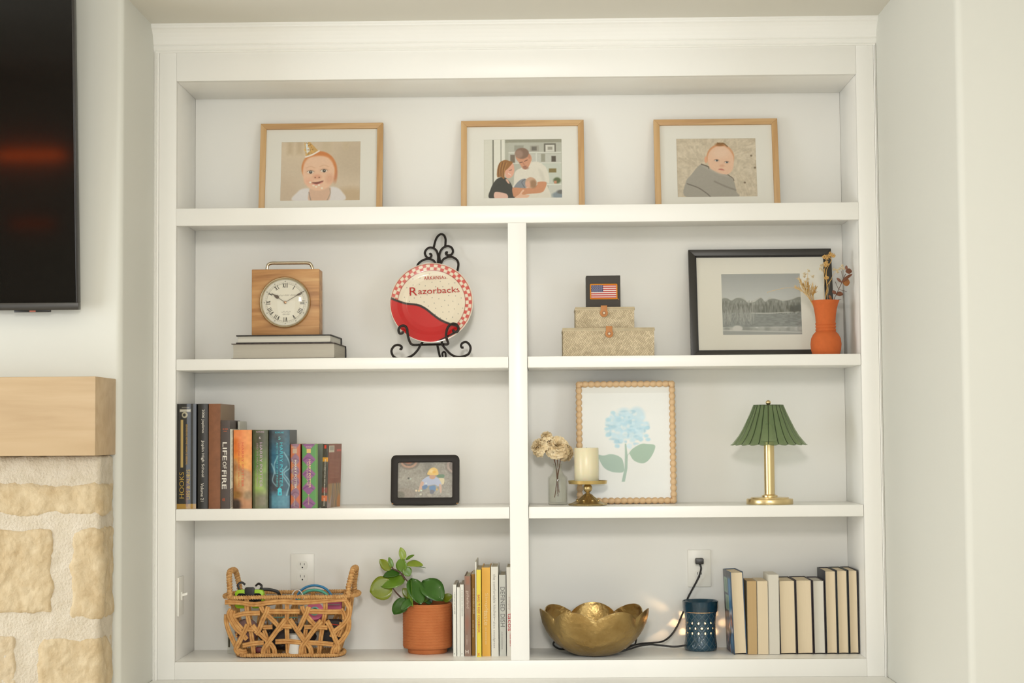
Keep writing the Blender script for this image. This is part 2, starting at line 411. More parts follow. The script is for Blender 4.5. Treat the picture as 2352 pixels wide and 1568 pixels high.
for i in range(4):
    x0 = XL+.03+i*.532
    d_ = box(x0, x0+.52, -.29, -.27, RZ0+.12, ZCT-.06).build('door', white, base, bevel=.002)
    MB().lathe([(.001, 0), (.004, .001), (.004, .012), (.012, .018), (.012, .024), (.001, .026)], 16).xf(
        Matrix.Translation((x0+(.48 if i % 2 == 0 else .04), -.289, -.2)) @ Matrix.Rotation(H, 4, 'X')).build('knob', M('knob_nickel', (190, 186, 178), .3, 1.0), d_, smooth=True)

# ------------------------------------------------------------------ mantel, stone, television
YF = YCH
xm = P(266, 960, YF).x; yfm = PX(219, 960, xm).y
zmt, zmb = P(219, 864, yfm).z, P(219, 1046, yfm).z
mw = wood('mantel_maple', (180, 152, 116), (192, 165, 129), (201, 176, 141), 'x', .55, .5)
mt = thing('fireplace_mantel', 'pale maple box beam mantel on the chimney wall above cream stone', 'mantel', (xm, YF, zmb))
box(-2.3, 0, yfm-YF, .0, 0, zmt-zmb).build('beam', mw, mt, bevel=.002)
box(-2.3, .0012, .001, .012, -.001, zmt-zmb+.001).build('scribe_strip', M('caulk', (232, 228, 216), .6), mt)
ysf = PX(233, 1250, xm).y
def rough_box(x0, x1, y0, y1, z0, z1, r, amp, fq, seed, cell=.006, wob=.0):
    """rounded, chipped block as a dense displaced box (only the faces in view are dense)"""
    nx, nz_, ny = max(4, int((x1-x0)/cell)), max(4, int((z1-z0)/cell)), max(4, int((y1-y0)/cell))
    b = MB(); c = Vector(((x0+x1)/2, (y0+y1)/2, (z0+z1)/2)); h = Vector(((x1-x0)/2, (y1-y0)/2, (z1-z0)/2))
    def face(o, u, v, nu, nv):
        vs_ = []
        for j in range(nv+1):
            for i in range(nu+1):
                p = Vector(o)+Vector(u)*(i/nu)+Vector(v)*(j/nv); q = p-c
                e = Vector((max(0, abs(q.x)-(h.x-r)), max(0, abs(q.y)-(h.y-min(r, h.y*.9))), max(0, abs(q.z)-(h.z-r))))
                cl = Vector((math.copysign(min(abs(q.x), h.x-r), q.x), math.copysign(min(abs(q.y), h.y-min(r, h.y*.9)), q.y), math.copysign(min(abs(q.z), h.z-r), q.z)))
                n_ = Vector((math.copysign(e.x, q.x), math.copysign(e.y, q.y), math.copysign(e.z, q.z)))
                if n_.length > 1e-9: n_.normalize(); p = c+cl+n_*min(r, h.y*.9)*1.0 if max(e) < r*1.001 and sum(1 for k in e if k > 1e-9) > 1 else p
                else: n_ = Vector((0, -1, 0))
                w = p*fq+Vector((seed*7.3, seed*1.7, seed*3.1))
                dsp = amp*(mnoise.noise(w)+.55*mnoise.noise(w*2.3)+.35*mnoise.noise(w*5.1)-.35*abs(mnoise.noise(w*1.1+Vector((5, 5, 5)))))
                side = Vector((mnoise.noise(w*.7+Vector((9, 0, 0))), 0, mnoise.noise(w*.7+Vector((0, 9, 0)))))*wob
                vs_.append(p+n_*dsp+side)
        fs = [(j*(nu+1)+i, j*(nu+1)+i+1, (j+1)*(nu+1)+i+1, (j+1)*(nu+1)+i) for j in range(nv) for i in range(nu)]
        b.add(vs_, fs)
    dx, dy, dz = x1-x0, y1-y0, z1-z0
    face((x0, y0, z0), (dx, 0, 0), (0, 0, dz), nx, nz_); face((x1, y0, z0), (0, dy, 0), (0, 0, dz), ny, nz_)
    face((x0, y0, z1), (dx, 0, 0), (0, dy, 0), nx, ny); face((x0, y0, z0), (dx, 0, 0), (0, dy, 0), nx, ny)
    face((x0, y0, z0), (0, dy, 0), (0, 0, dz), ny, nz_)
    return b
sur = thing('stone_fireplace_surround', 'cream limestone fireplace surround with thick pale mortar under the mantel', 'fireplace', (xm, YF, RZ0))
mort = M('mortar', (204, 193, 175), .9, var=.08, vscale=30, rgb2=(192, 179, 157), bump=1.0, bscale=150)
sto = M('limestone', (200, 182, 150), .9, var=.1, vscale=24, rgb2=(180, 157, 120), bump=1.0, bscale=75)
sto2 = M('limestone_pale', (200, 185, 158), .9, var=.1, vscale=24, rgb2=(186, 165, 132), bump=1.0, bscale=75)
xc = xm-.004
mo = rough_box(-.62, xc-xm, ysf-YF, .0, .62, zmb-RZ0, .012, .0022, 22, 3, .0055).build('mortar_bed', mort, sur, smooth=True)
box(-2.2, -.62, ysf-YF, 0, 0, zmb-RZ0).build('mortar_bed', mort, sur); box(-.62, xc-xm, ysf-YF, 0, 0, .62).build('mortar_bed', mort, sur)
for (a, b_, t, bt, cor, m_, sd) in ((-60, 232, 1107, 1186, 1, sto, 1), (-90, 129, 1207, 1414, 0, sto, 2), (158, 232, 1211, 1428, 1, sto, 5),
                                     (83, 232, 1462, 1640, 1, sto, 7), (-70, 44, 1449, 1640, 0, sto2, 9)):
    p0, p1 = P(a, t, ysf), P(b_, bt, ysf)
    x1 = (xc+.006) if cor else p1.x
    o = rough_box(p0.x-xm, x1-xm, ysf-YF-.0045, (-.012 if cor else ysf-YF+.02), p1.z-RZ0, p0.z-RZ0, .02, .0042, 24, sd, .0045, .008)
    o.build('stone', m_, sur, smooth=True)

tvb = YF-.045
tz = P(181, 711, tvb); tvh, tvw = .96, 1.66
tv = thing('television', 'large black flat television mounted on the chimney wall above the mantel', 'television', (tz.x-tvw/2, tvb, tz.z), (.078, 0, 0))
bz = M('tv_bezel', (34, 30, 26), .35); sc_ = M('tv_screen', (11, 8, 6), .07, spec=.3)
for (x0, x1, z0, z1) in ((-tvw/2, tvw/2, tvh-.006, tvh), (-tvw/2, -tvw/2+.006, .02, tvh), (tvw/2-.006, tvw/2, .02, tvh), (-tvw/2, tvw/2, 0, .02)):
    box(x0, x1, -.006, .02, z0, z1).build('bezel', M('tv_bottom_bezel', (52, 48, 42), .3) if z1 == .02 else bz, tv, bevel=.001)
box(-tvw/2+.006, tvw/2-.006, -.003, .02, .02, tvh-.006).build('screen', sc_, tv)
s1, s2 = P(33, 713, tvb).x-(tz.x-tvw/2), P(115, 713, tvb).x-(tz.x-tvw/2)
box(s1, s2, -.004, .012, -.006, 0).build('sensor_bar', M('tv_sensor', (22, 19, 17), .3), tv, bevel=.001)
box(s1+.043, s1+.06, -.0045, -.003, -.005, -.001).build('indicator', M('tv_led', (150, 84, 66), .4), tv)
box(-.25, .25, .02, .04, .3, .65).build('wall_bracket', bz, tv)
def tv_bounce(px, py):
    n_ = Vector((0, -math.cos(.078), -math.sin(.078))); q = P(px, py, tvb-.03); d_ = (q-CAM); d_ -= 2*d_.dot(n_)*n_
    return q+d_*((RY0+.05-q.y)/d_.y)
for py, ln, s_ in ((357, .46, 26), (514, .30, 4)):  # added lamps, stretched and tinted to draw amber streaks on the screen
    q = tv_bounce(70, py); bar = thing('streak_light_bar', 'amber light bar added opposite the television for its reflected streak, ' + ('brighter and longer of two' if py < 400 else 'dimmer and shorter of two'), 'light bar', (q.x, RY0+.02, q.z))
    box(-ln/2-.01, ln/2+.01, -.02, 0, -.022, .022).build('housing', bz, bar); box(-ln/2, ln/2, .0, .012, -.013, .013).build('diffuser', emis('amber_glow_%d' % s_, (255, 96, 20), s_), bar)
# --- objects below

# ================================================================== TOP BAY: three oak frames
oakx = wood('oak_frame_rail', (186, 144, 96), (205, 165, 114), (216, 180, 132), 'x', 1.0, .45)
oakz = wood('oak_frame_stile', (186, 144, 96), (205, 165, 114), (216, 180, 132), 'z', 1.0, .45)
pglass = thin_glass('picture_glass', (1, 1, 1), 1.33)
matb = M('mat_board', (240, 237, 226), .8)
def picture_frame(name, label, loc, fw, fh, bw, dep, lean, win, cv, mx, mz, rotz=0.0, mat=matb, lip=None, group=None, photo_rough=.4):
    """win = picture opening (x0,x1,z0,z1) in local coordinates, origin bottom centre front"""
    t = thing(name, label, 'picture frame', loc, (-lean, 0, rotz), group)
    w = fw/2
    MB().prism([(-w, fh), (w, fh), (w-bw, fh-bw), (-w+bw, fh-bw)], 0, dep).build('frame_rail', mx, t, bevel=.0008)
    MB().prism([(-w, 0), (w, 0), (w-bw, bw), (-w+bw, bw)], 0, dep).build('frame_rail', mx, t, bevel=.0008)
    MB().prism([(-w, 0), (-w, fh), (-w+bw, fh-bw), (-w+bw, bw)], 0, dep).build('frame_stile', mz, t, bevel=.0008)
    MB().prism([(w, 0), (w, fh), (w-bw, fh-bw), (w-bw, bw)], 0, dep).build('frame_stile', mz, t, bevel=.0008)
    if lip:
        b = MB(); l = .004
        for (x0, x1, z0, z1) in ((-w+bw, w-bw, fh-bw-l, fh-bw), (-w+bw, w-bw, bw, bw+l), (-w+bw, -w+bw+l, bw, fh-bw), (w-bw-l, w-bw, bw, fh-bw)): b.box(x0, x1, .004, dep, z0, z1)
        b.build('inner_lip', lip, t)
    b = MB(); a0, a1, b0, b1 = -w+bw-.003, w-bw+.003, bw-.003, fh-bw+.003; x0, x1, z0, z1 = win; ym = dep*.5
    b.box(a0, x0, ym, ym+.002, b0, b1); b.box(x1, a1, ym, ym+.002, b0, b1); b.box(x0, x1, ym, ym+.002, b0, z0); b.box(x0, x1, ym, ym+.002, z1, b1)
    if mat is not None: b.build('mat_board', mat, t)
    panel('photograph', cv, x0-.001, x1+.001, z0-.001, z1+.001, ym+.0015, printmat(photo_rough), t)
    box(a0, a1, ym-.004, ym-.0025, b0, b1).build('glass', pglass, t)
    box(-w+.004, w-.004, dep-.003, dep, .004, fh-.004).build('backing', M('frame_backing', (120, 96, 70), .8), t)
    return t

# --- first print: a smiling baby in a paper party hat
cv1 = Cv(555, 480, 1745, 1372, 182, 138, (206, 188, 163))
cv1.ell(1650, 760, 300, 260, (190, 173, 148), 200, op=.7).ell(760, 620, 260, 130, (214, 196, 168), 160, op=.7)
for x in (690, 830): cv1.rect(x-40, 480, x+40, 670, (186, 164, 130), 60, .6)
cv1.ell(1230, 560, 70, 120, (196, 180, 150), 80, op=.6).rect(1480, 480, 1560, 600, (196, 178, 146), 70, .6)
cv1.ell(1600, 1330, 300, 150, (190, 164, 128), 90, op=.8).ell(650, 1300, 220, 260, (196, 174, 148), 200, op=.6)
cv1.poly([(770, 1372), (820, 1230), (930, 1180), (1120, 1200), (1340, 1160), (1470, 1230), (1480, 1372)], (222, 216, 212), 24)
cv1.poly([(985, 1240), (1030, 1170), (1280, 1160), (1300, 1250), (1260, 1372), (1000, 1372)], (214, 176, 148), 20)
cv1.line([(985, 1240), (1000, 1310), (1020, 1372)], 12, (150, 130, 116), 10); cv1.line([(1290, 1190), (1300, 1260), (1250, 1372)], 12, (168, 146, 128), 12)
cv1.ell(1365, 960, 36, 130, (196, 128, 88), 26)
cv1.ell(1125, 880, 258, 252, (206, 124, 62), 20)
cv1.poly([(890, 880), (960, 740), (1120, 700), (1260, 730), (1350, 860), (1355, 1000), (1300, 1140), (1150, 1215), (990, 1180), (905, 1060)], (232, 190, 158), 26)
cv1.ell(1110, 800, 180, 90, (230, 192, 162), 80, op=.7).ell(980, 1080, 60, 50, (226, 166, 136), 60, op=.6).ell(1290, 1040, 60, 70, (214, 156, 124), 60, op=.6)
for ex, ey in ((1000, 940), (1200, 922)):
    cv1.ell(ex, ey-6, 66, 34, (206, 158, 126), 30, op=.5).ell(ex, ey, 48, 21, (235, 220, 205), 8).ell(ex+4, ey, 25, 23, (62, 54, 44), 6).ell(ex+6, ey-6, 6, 6, (230, 230, 225), 4)
    cv1.line([(ex-64, ey-62), (ex, ey-84), (ex+64, ey-62)], 12, (208, 158, 120), 18, .6); cv1.line([(ex-50, ey-6), (ex-20, ey-22), (ex+20, ey-23), (ex+52, ey-8)], 8, (120, 88, 68), 8, .7)
cv1.ell(1100, 1010, 62, 36, (216, 150, 118), 36, op=.7).ell(1072, 1022, 12, 8, (150, 90, 66), 8).ell(1132, 1020, 12, 8, (150, 90, 66), 8)
cv1.poly([(1022, 1098), (1060, 1090), (1110, 1086), (1195, 1070), (1160, 1108), (1100, 1120), (1050, 1112)], (128, 66, 54), 10).line([(1030, 1112), (1100, 1128), (1180, 1095)], 14, (222, 150, 130), 10)
for x, y in ((1000, 1092), (1130, 1135), (1175, 1180), (1090, 1160), (1050, 1140)): cv1.ell(x, y, 16, 13, (240, 226, 206), 8)
cv1.poly([(900, 480), (975, 480), (1120, 630), (925, 710)], (202, 162, 96), 6, False)
cv1.poly([(910, 480), (945, 480), (985, 620), (940, 660)], (224, 228, 226), 14, False)
r_ = random.Random(4)
for i in range(46):
    x = 905+r_.random()*200; y = 490+r_.random()*200
    if y < 705-(x-925)*.4 and x < 950+(y-480)*.95: cv1.ell(x, y, 10, 9, r_.choice([(232, 220, 180), (170, 118, 56), (226, 180, 96), (150, 130, 90)]), 6)
cv1.line([(925, 712), (1020, 680), (1120, 625)], 24, (236, 224, 210), 8)
# --- second print: a couple holding a newborn in front of white shelves
cv2 = Cv(530, 445, 1705, 1335, 182, 138, (176, 176, 160))
cv2.rect(530, 445, 665, 1335, (214, 212, 198), 8).rect(665, 445, 685, 1335, (120, 118, 104), 8).rect(685, 445, 850, 1335, (222, 220, 206), 8).rect(785, 445, 800, 1000, (150, 148, 132), 8)
cv2.rect(855, 445, 1705, 500, (146, 144, 126), 20).rect(905, 500, 1690, 640, (178, 178, 164), 14).rect(905, 640, 1690, 660, (208, 208, 196), 6)
cv2.rect(905, 670, 1690, 800, (190, 190, 178), 14).rect(905, 800, 1690, 815, (212, 212, 200), 6).rect(1310, 660, 1330, 1130, (206, 206, 194), 8)
cv2.rect(1330, 815, 1690, 1120, (192, 196, 182), 14).rect(1400, 1120, 1690, 1140, (214, 216, 204), 6).rect(1500, 1140, 1705, 1335, (196, 196, 184), 10)
for (x0, y0, x1, y1, c_) in ((1435, 515, 1610, 640, (88, 84, 72)), (1455, 535, 1592, 640, (206, 204, 192)), (1490, 565, 1560, 610, (150, 146, 132)), (990, 540, 1130, 620, (150, 148, 134)),
                            (1225, 545, 1360, 630, (160, 156, 142)), (1250, 560, 1325, 620, (110, 106, 96)), (1545, 705, 1610, 790, (78, 70, 60)), (930, 680, 1000, 800, (116, 104, 88)),
                            (1505, 890, 1615, 950, (124, 108, 62)), (1390, 670, 1450, 790, (150, 148, 130))): cv2.rect(x0, y0, x1, y1, c_, 12)
cv2.ell(1625, 1070, 55, 45, (84, 96, 60), 24).rect(1580, 1075, 1620, 1115, (190, 130, 96), 10).ell(1640, 1290, 90, 50, (128, 140, 146), 24).ell(1680, 1240, 60, 30, (100, 100, 96), 20)
cv2.poly([(980, 1120), (1000, 940), (1110, 870), (1230, 800), (1340, 790), (1450, 860), (1500, 980), (1505, 1110), (1460, 1100), (1520, 1335), (1180, 1335), (960, 1200)], (218, 212, 196), 10)
cv2.poly([(1350, 900), (1420, 960), (1440, 1080), (1390, 1050)], (200, 194, 178), 30, op=.6).line([(1110, 880), (1170, 905), (1240, 780)], 16, (236, 230, 214), 8)
cv2.poly([(1010, 720), (1060, 800), (1110, 880), (1160, 900), (1210, 850), (1250, 740), (1200, 660), (1060, 660)], (200, 144, 112), 12)
cv2.ell(1105, 660, 104, 82, (128, 100, 82), 14).ell(1060, 670, 60, 60, (160, 130, 112), 30, op=.8).ell(1215, 710, 18, 34, (186, 128, 100), 8)
cv2.line([(1070, 800), (1110, 790)], 10, (96, 62, 48), 6).line([(1140, 780), (1185, 760)], 10, (96, 62, 48), 6).line([(1120, 800), (1140, 840)], 12, (176, 116, 88), 8).line([(1120, 862), (1165, 850)], 10, (140, 84, 66), 6).ell(1160, 880, 44, 22, (140, 96, 76), 18, op=.7)
cv2.poly([(630, 1335), (640, 1180), (720, 1050), (820, 1010), (900, 1060), (960, 1160), (985, 1335)], (50, 50, 44), 10).poly([(860, 1050), (890, 1050), (920, 1110), (890, 1100)], (214, 170, 146), 6)
cv2.poly([(850, 850), (960, 800), (990, 900), (970, 990), (910, 1030), (860, 1000)], (218, 162, 136), 10)
cv2.poly([(735, 1010), (735, 900), (770, 800), (850, 758), (940, 780), (965, 800), (900, 880), (850, 930), (840, 1040), (790, 1010)], (146, 98, 48), 8)
for k in range(6): cv2.line([(770+k*22, 790+abs(k-3)*6), (755+k*18, 900), (760+k*16, 1000)], 9, (188, 142, 84) if k % 2 else (104, 66, 34), 8, .7)
cv2.line([(900, 960), (940, 985)], 8, (236, 226, 214), 6).line([(915, 915), (950, 905)], 8, (96, 62, 48), 6)
cv2.poly([(980, 1170), (1060, 1070), (1150, 1040), (1190, 1100), (1160, 1180), (1020, 1200)], (132, 136, 140), 10).line([(1150, 1050), (1100, 1090), (1140, 1170)], 8, (80, 84, 90), 6)
cv2.poly([(960, 1180), (1010, 1170), (1180, 1180), (1320, 1140), (1340, 1090), (1465, 1095), (1440, 1200), (1380, 1250), (1180, 1270), (1000, 1310), (965, 1260)], (200, 138, 100), 10)
cv2.ell(1235, 1100, 84, 82, (196, 158, 128), 10, 20).ell(1270, 1120, 50, 60, (140, 106, 74), 30, op=.8).ell(1190, 1130, 40, 50, (214, 164, 138), 20, op=.8)
cv2.poly([(695, 1240), (790, 1240), (880, 1270), (880, 1335), (705, 1335)], (222, 180, 160), 8)
cv2.poly([(985, 1335), (1060, 1270), (1110, 1205), (1135, 1215), (1100, 1270), (1215, 1285), (1150, 1335)], (224, 180, 150), 6)
# --- third print: a swaddled baby on a fur rug
cv3 = Cv(485, 432, 1690, 1316, 184, 138, (200, 186, 162))
cv3.mottle(26, 20, 5, 9).mottle(60, 46, 6, 7)
for i in range(150):
    a = r_.random()*6.28; rr = 240+r_.random()*300; x, y = 1150+rr*math.cos(a)*1.25, 850+rr*math.sin(a)*.9; L_ = 60+r_.random()*60
    cv3.line([(x, y), (x+math.cos(a+.5)*L_, y+math.sin(a+.5)*L_)], 9, r_.choice([(216, 202, 180), (184, 166, 140), (224, 212, 192)]), 14, .5)
for x, y in ((1660, 880), (1610, 700), (640, 1210), (630, 1290), (1500, 1100)): cv3.ell(x, y, 16, 14, (96, 78, 56), 12, op=.8)
cv3.ell(930, 755, 22, 50, (222, 160, 124), 12).ell(1148, 720, 206, 196, (206, 142, 96), 18)
cv3.poly([(955, 760), (985, 640), (1090, 560), (1220, 560), (1330, 680), (1345, 820), (1310, 930), (1220, 985), (1100, 960), (990, 880)], (226, 186, 156), 20)
cv3.ell(1160, 650, 130, 80, (228, 196, 170), 70, op=.7).ell(1150, 528, 70, 26, (150, 100, 52), 20).line([(1110, 505), (1160, 520), (1200, 512), (1260, 560)], 14, (116, 82, 40), 10)
for ex, ey in ((1090, 768), (1240, 796)):
    cv3.ell(ex, ey, 40, 20, (206, 158, 128), 20, op=.7).ell(ex, ey, 30, 13, (226, 214, 204), 6).ell(ex+4, ey, 16, 13, (64, 70, 74), 6).line([(ex-32, ey-6), (ex, ey-15), (ex+30, ey-4)], 7, (116, 82, 62), 6)
cv3.ell(1168, 846, 34, 20, (214, 160, 130), 22, op=.8).poly([(1110, 900), (1160, 888), (1205, 915), (1150, 912)], (190, 116, 100), 8)
cv3.poly([(860, 820), (1000, 900), (1120, 965), (1250, 985), (1330, 1060), (1370, 1230), (1360, 1316), (640, 1316), (620, 1090), (700, 980)], (160, 154, 142), 10)
cv3.line([(860, 820), (960, 858), (970, 890)], 14, (88, 78, 64), 8).line([(640, 1110), (800, 1170), (920, 1250), (990, 1316)], 14, (104, 98, 88), 10).line([(1050, 1080), (1200, 1150), (1360, 1210)], 20, (132, 126, 114), 20).line([(1250, 980), (1320, 1030), (1340, 1070)], 10, (90, 80, 66), 8)
cv3.line([(880, 850), (1060, 940), (1250, 1010)], 22, (176, 170, 158), 24, .7)
for c_ in (cv1, cv2, cv3): c_.a = c_.a*1.04+4; c_.mottle(70, 54, 12, 2.5)
yt = .262
for lab, tl, tr, top, wz, cv, f in (
        ('oak framed photo of a baby in a gold party hat on the top shelf', (599, 285), (880, 281), 283, (555, 1745, 480, 1372), cv1, Z(560, 250, 6.533)),
        ('oak framed photo of a couple cradling a newborn on the top shelf', (1059, 278), (1340.5, 275), 276.5, (530, 1705, 445, 1335), cv2, Z(1030, 250, 6.533)),
        ('oak framed photo of a swaddled baby on fur on the top shelf', (1501, 274.5), (1785, 272), 273, (485, 1690, 432, 1316), cv3, Z(1480, 250, 6.533))):
    a, b_ = P(*tl, yt), P(*tr, yt); fw = (b_-a).length; zt = (a.z+b_.z)/2; lean = .165
    fh = (zt-Z1)/math.cos(lean); xc_ = (a.x+b_.x)/2; yb = yt-fh*math.sin(lean)
    def loc_(zx, zy):
        px, py = f(zx, zy); p = P(px, py, yt-.02)
        return (p.x-xc_), (p.z-Z1)/math.cos(lean)
    x0, z1 = loc_(wz[0], wz[2]); x1, z0 = loc_(wz[1], wz[3])
    picture_frame('photo_frame', lab, (xc_, yb, Z1+.0005), fw, fh, .0185, .016, lean, (x0, x1, z0, z1), cv, oakx, oakz, group='oak frames on the top shelf')

# ================================================================== SECOND ROW LEFT: clock on two books
def lying_book(name, label, xa, xb, y0, d, z0, th, bt, cover, pages, yaw=0.0, board=None):
    """flat book, fore-edge to the front, spine at the back"""
    w = xb-xa; t = thing(name, label, 'book', ((xa+xb)/2, y0, z0), (0, 0, yaw)); h = w/2
    b = MB(); b.box(-h, h, 0, d, 0, bt); b.box(-h, h, 0, d, th-bt, th); b.build('cover', cover, t, bevel=min(bt*.3, .0012))
    sp = MB().prism([(d-.004, 0), (d, 0), (d+.005, th*.25), (d+.006, th*.5), (d+.005, th*.75), (d, th), (d-.004, th)], -h, h, 'x').build('spine', board or cover, t)
    n = 7; pr = []
    for i in range(n+1):
        s_ = i/n; pr.append((.006+.006*math.sin(math.pi*s_), bt+.0003+(th-2*bt-.0006)*s_))
    MB().prism(pr+[(d-.004, th-bt-.0003), (d-.004, bt+.0003)], -h+.004, h-.004, 'x').build('pages', pages, t)
    return t
pg_grey = M('pages_grey', (198, 192, 178), .8, var=.06, vscale=1.0, vstretch=(.5, 4, 900), rgb2=(178, 170, 155))
pg_white = M('pages_white', (226, 221, 208), .8, var=.05, vscale=1.0, vstretch=(.5, 4, 900))
blk = M('black_cover', (38, 34, 32), .45); spk = M('speckled_cover', (96, 82, 76), .6, var=.5, vscale=90, rgb2=(44, 34, 32))
yb0 = .035
a, b_ = P(530, 810, yb0), P(770, 810, yb0); thb = P(600, 788, yb0).z-Z2
lying_book('large_book', 'thick flat book with grey page edges at the bottom under the clock', a.x, b_.x, yb0, .215, Z2, thb, .0025, spk, pg_grey, -.045, blk)
a, b_ = P(541, 780, yb0+.012), P(761, 780, yb0+.012); tht = P(600, 769, yb0+.012).z-Z2-thb
lying_book('slim_book', 'slim black flat book with white pages directly under the clock', a.x, b_.x, yb0+.012, .205, Z2+thb, tht, .0035, blk, pg_white, -.045)
zc = Z2+thb+tht; yc = .075
a, b_ = P(578, 690, yc), P(733.5, 690, yc); zt = P(650, 618, yc).z; cw, chh = b_.x-a.x, zt-zc
ck = thing('mantel_clock', 'square wooden clock with round cream dial and nickel carrying handle on books', 'clock', ((a.x+b_.x)/2, yc, zc))
mango = wood('mango_wood', (150, 100, 58), (190, 140, 88), (208, 164, 112), 'x', 1.3, .5)
box(-cw/2, cw/2, 0, .075, 0, chh).build('body', mango, ck, bevel=.0025)
nick = M('warm_nickel', (206, 192, 166), .22, 1.0)
k_ = K(yc); f = Z(560, 590, 8.255)
def ckl(zx, zy, y=yc): p = P(*f(zx, zy), y); return (p.x-(a.x+b_.x)/2, p.z-zc)
hp = [ckl(*q) for q in ((405, 240), (405, 190), (425, 125), (490, 95), (620, 93), (800, 91), (1000, 90), (1160, 90), (1225, 105), (1262, 165), (1272, 215), (1272, 240))]
MB().tube(smooth_path([(x, .038, z) for x, z in hp], 6), .0048, 10).build('handle', nick, ck, smooth=True)
cx_, cz_ = ckl(788, 863); R = 496/8.255*k_*.985
def ring(prof, n=64): return MB().lathe(prof, n).xf(Matrix.Translation((cx_, 0, cz_)) @ Matrix.Rotation(H, 4, 'X'))
ring([(R*.90, -.002), (R*.90, .006), (R*.935, .011), (R*.97, .0125), (R, .009), (R, -.002)], 72).build('bezel', nick, ck, smooth=True, angle=60)
cvd = Cv(-1, -1, 1, 1, 150, 150, (222, 216, 198))
rr_ = np.hypot(cvd.X, cvd.Y)
for q in (.86, .795): cvd.mix(np.clip(1.2-np.abs(rr_-q)/.011, 0, 1)*.45, (120, 112, 98))
for i in range(60):
    a_ = i*math.pi/30
    cvd.line([(math.cos(a_)*.80, math.sin(a_)*.80), (math.cos(a_)*.855, math.sin(a_)*.855)], .008, (120, 112, 98), .012, .4)
for i in range(12):
    a_ = i*math.pi/6; cvd.ell(math.cos(a_)*.895, math.sin(a_)*.895, .016, .016, (70, 62, 52), .02)
for s0, s1, yy in ((-.42, -.06, -.30), (-.03, .16, -.31), (.22, .46, -.31), (-.16, .22, .40), (-.10, .02, .50), (.05, .18, .50)):
    cvd.line([(s0+(s1-s0)*i/8, yy+.022*math.sin(i*2.3)) for i in range(9)], .022, (150, 142, 126), .02, .8)
dn = 150; dd = np.linspace(0, 1, 40)[:, None]; th_ = np.linspace(0, 2*np.pi, 121)[None, :]
XX, ZZ = dd*np.cos(th_)*R*.92, dd*np.sin(th_)*R*.92
co = np.stack([XX+cx_, np.full_like(XX, -.0015), ZZ+cz_], -1)
rgb = cvd.sample((XX/R/.92+1)/2, (1-ZZ/R/.92)/2)
grid_mesh('dial', co.reshape(-1, 3), 121, 40, rgb, printmat(.5), ck)
ink = M('dial_ink', (76, 70, 60), .6)
for i, s_ in enumerate(('XII', 'I', 'II', 'III', 'IIII', 'V', 'VI', 'VII', 'VIII', 'IX', 'X', 'XI')):
    an = math.pi/2-i*math.pi/6; rn = R*.665
    b = MB(); wd_ = R*.024; hh = R*.085; sl = []
    gl = {'I': 1, 'V': 2, 'X': 2}; tot = sum(gl[c_] for c_ in s_); u = -(tot-1)*R*.028
    for c_ in s_:
        if c_ == 'I': sl.append((u, u, wd_)); u += R*.056
        elif c_ == 'V': sl += [(u-R*.01, u+R*.022, wd_*1.3), (u+R*.05, u+R*.022, wd_*.7)]; u += R*.11
        else: sl += [(u-R*.01, u+R*.05, wd_*1.3), (u+R*.05, u-R*.01, wd_*.7)]; u += R*.11
    for (t0, t1, ww) in sl:
        b.add([(t0-ww/2, -.0020, hh), (t0+ww/2, -.0020, hh), (t1+ww/2, -.0020, -hh), (t1-ww/2, -.0020, -hh)], [(0, 1, 2, 3)])
    b.xf(Matrix.Translation((cx_+rn*math.cos(an), 0, cz_+rn*math.sin(an))) @ Matrix.Rotation(-(an-math.pi/2), 4, 'Y'))
    b.build('numeral', ink, ck)
hand = M('clock_hand', (84, 70, 54), .4, .3)
def hand_(pts, y): return MB().prism(pts, y, y+.0008, 'y')
def hv(zx, zy): return ckl(zx, zy)
hx, hz = hv(522, 682); c0 = Vector((cx_, cz_)); d_ = (Vector((hx, hz))-c0); L_ = d_.length; d_ /= L_; n_ = Vector((-d_.y, d_.x))
def along(s_, o): q = c0+d_*(L_*s_)+n_*(o*R); return (q.x, q.y)
sp_ = [(.02, .008), (.45, .009), (.50, .05), (.58, .065), (.68, .05), (.8, .018), (1.0, .003)]
hand_([along(s_, o) for s_, o in sp_]+[along(s_, -o) for s_, o in reversed(sp_)], -.0045).build('hour_hand', hand, ck)
hx, hz = hv(1158, 640); d_ = (Vector((hx, hz))-c0); L_ = d_.length; d_ /= L_; n_ = Vector((-d_.y, d_.x))
sp_ = [(.02, .007), (.55, .008), (.62, .022), (.67, .026), (.74, .020), (1.0, .003)]
hand_([along(s_, o) for s_, o in sp_]+[along(s_, -o) for s_, o in reversed(sp_)], -.0058).build('minute_hand', hand, ck)
ring([(.0001, .0072), (R*.03, .0072), (R*.05, .0068), (R*.055, .004), (R*.055, .001)], 20).build('centre_cap', M('cap_copper', (150, 116, 84), .3, .8), ck, smooth=True)
ring([(R*.915*math.sin(t_), .0085+.010*(math.cos(t_)-0.0)-.0) for t_ in [i*H/10 for i in range(11)]], 56).build('domed_glass', pglass, ck, smooth=True)

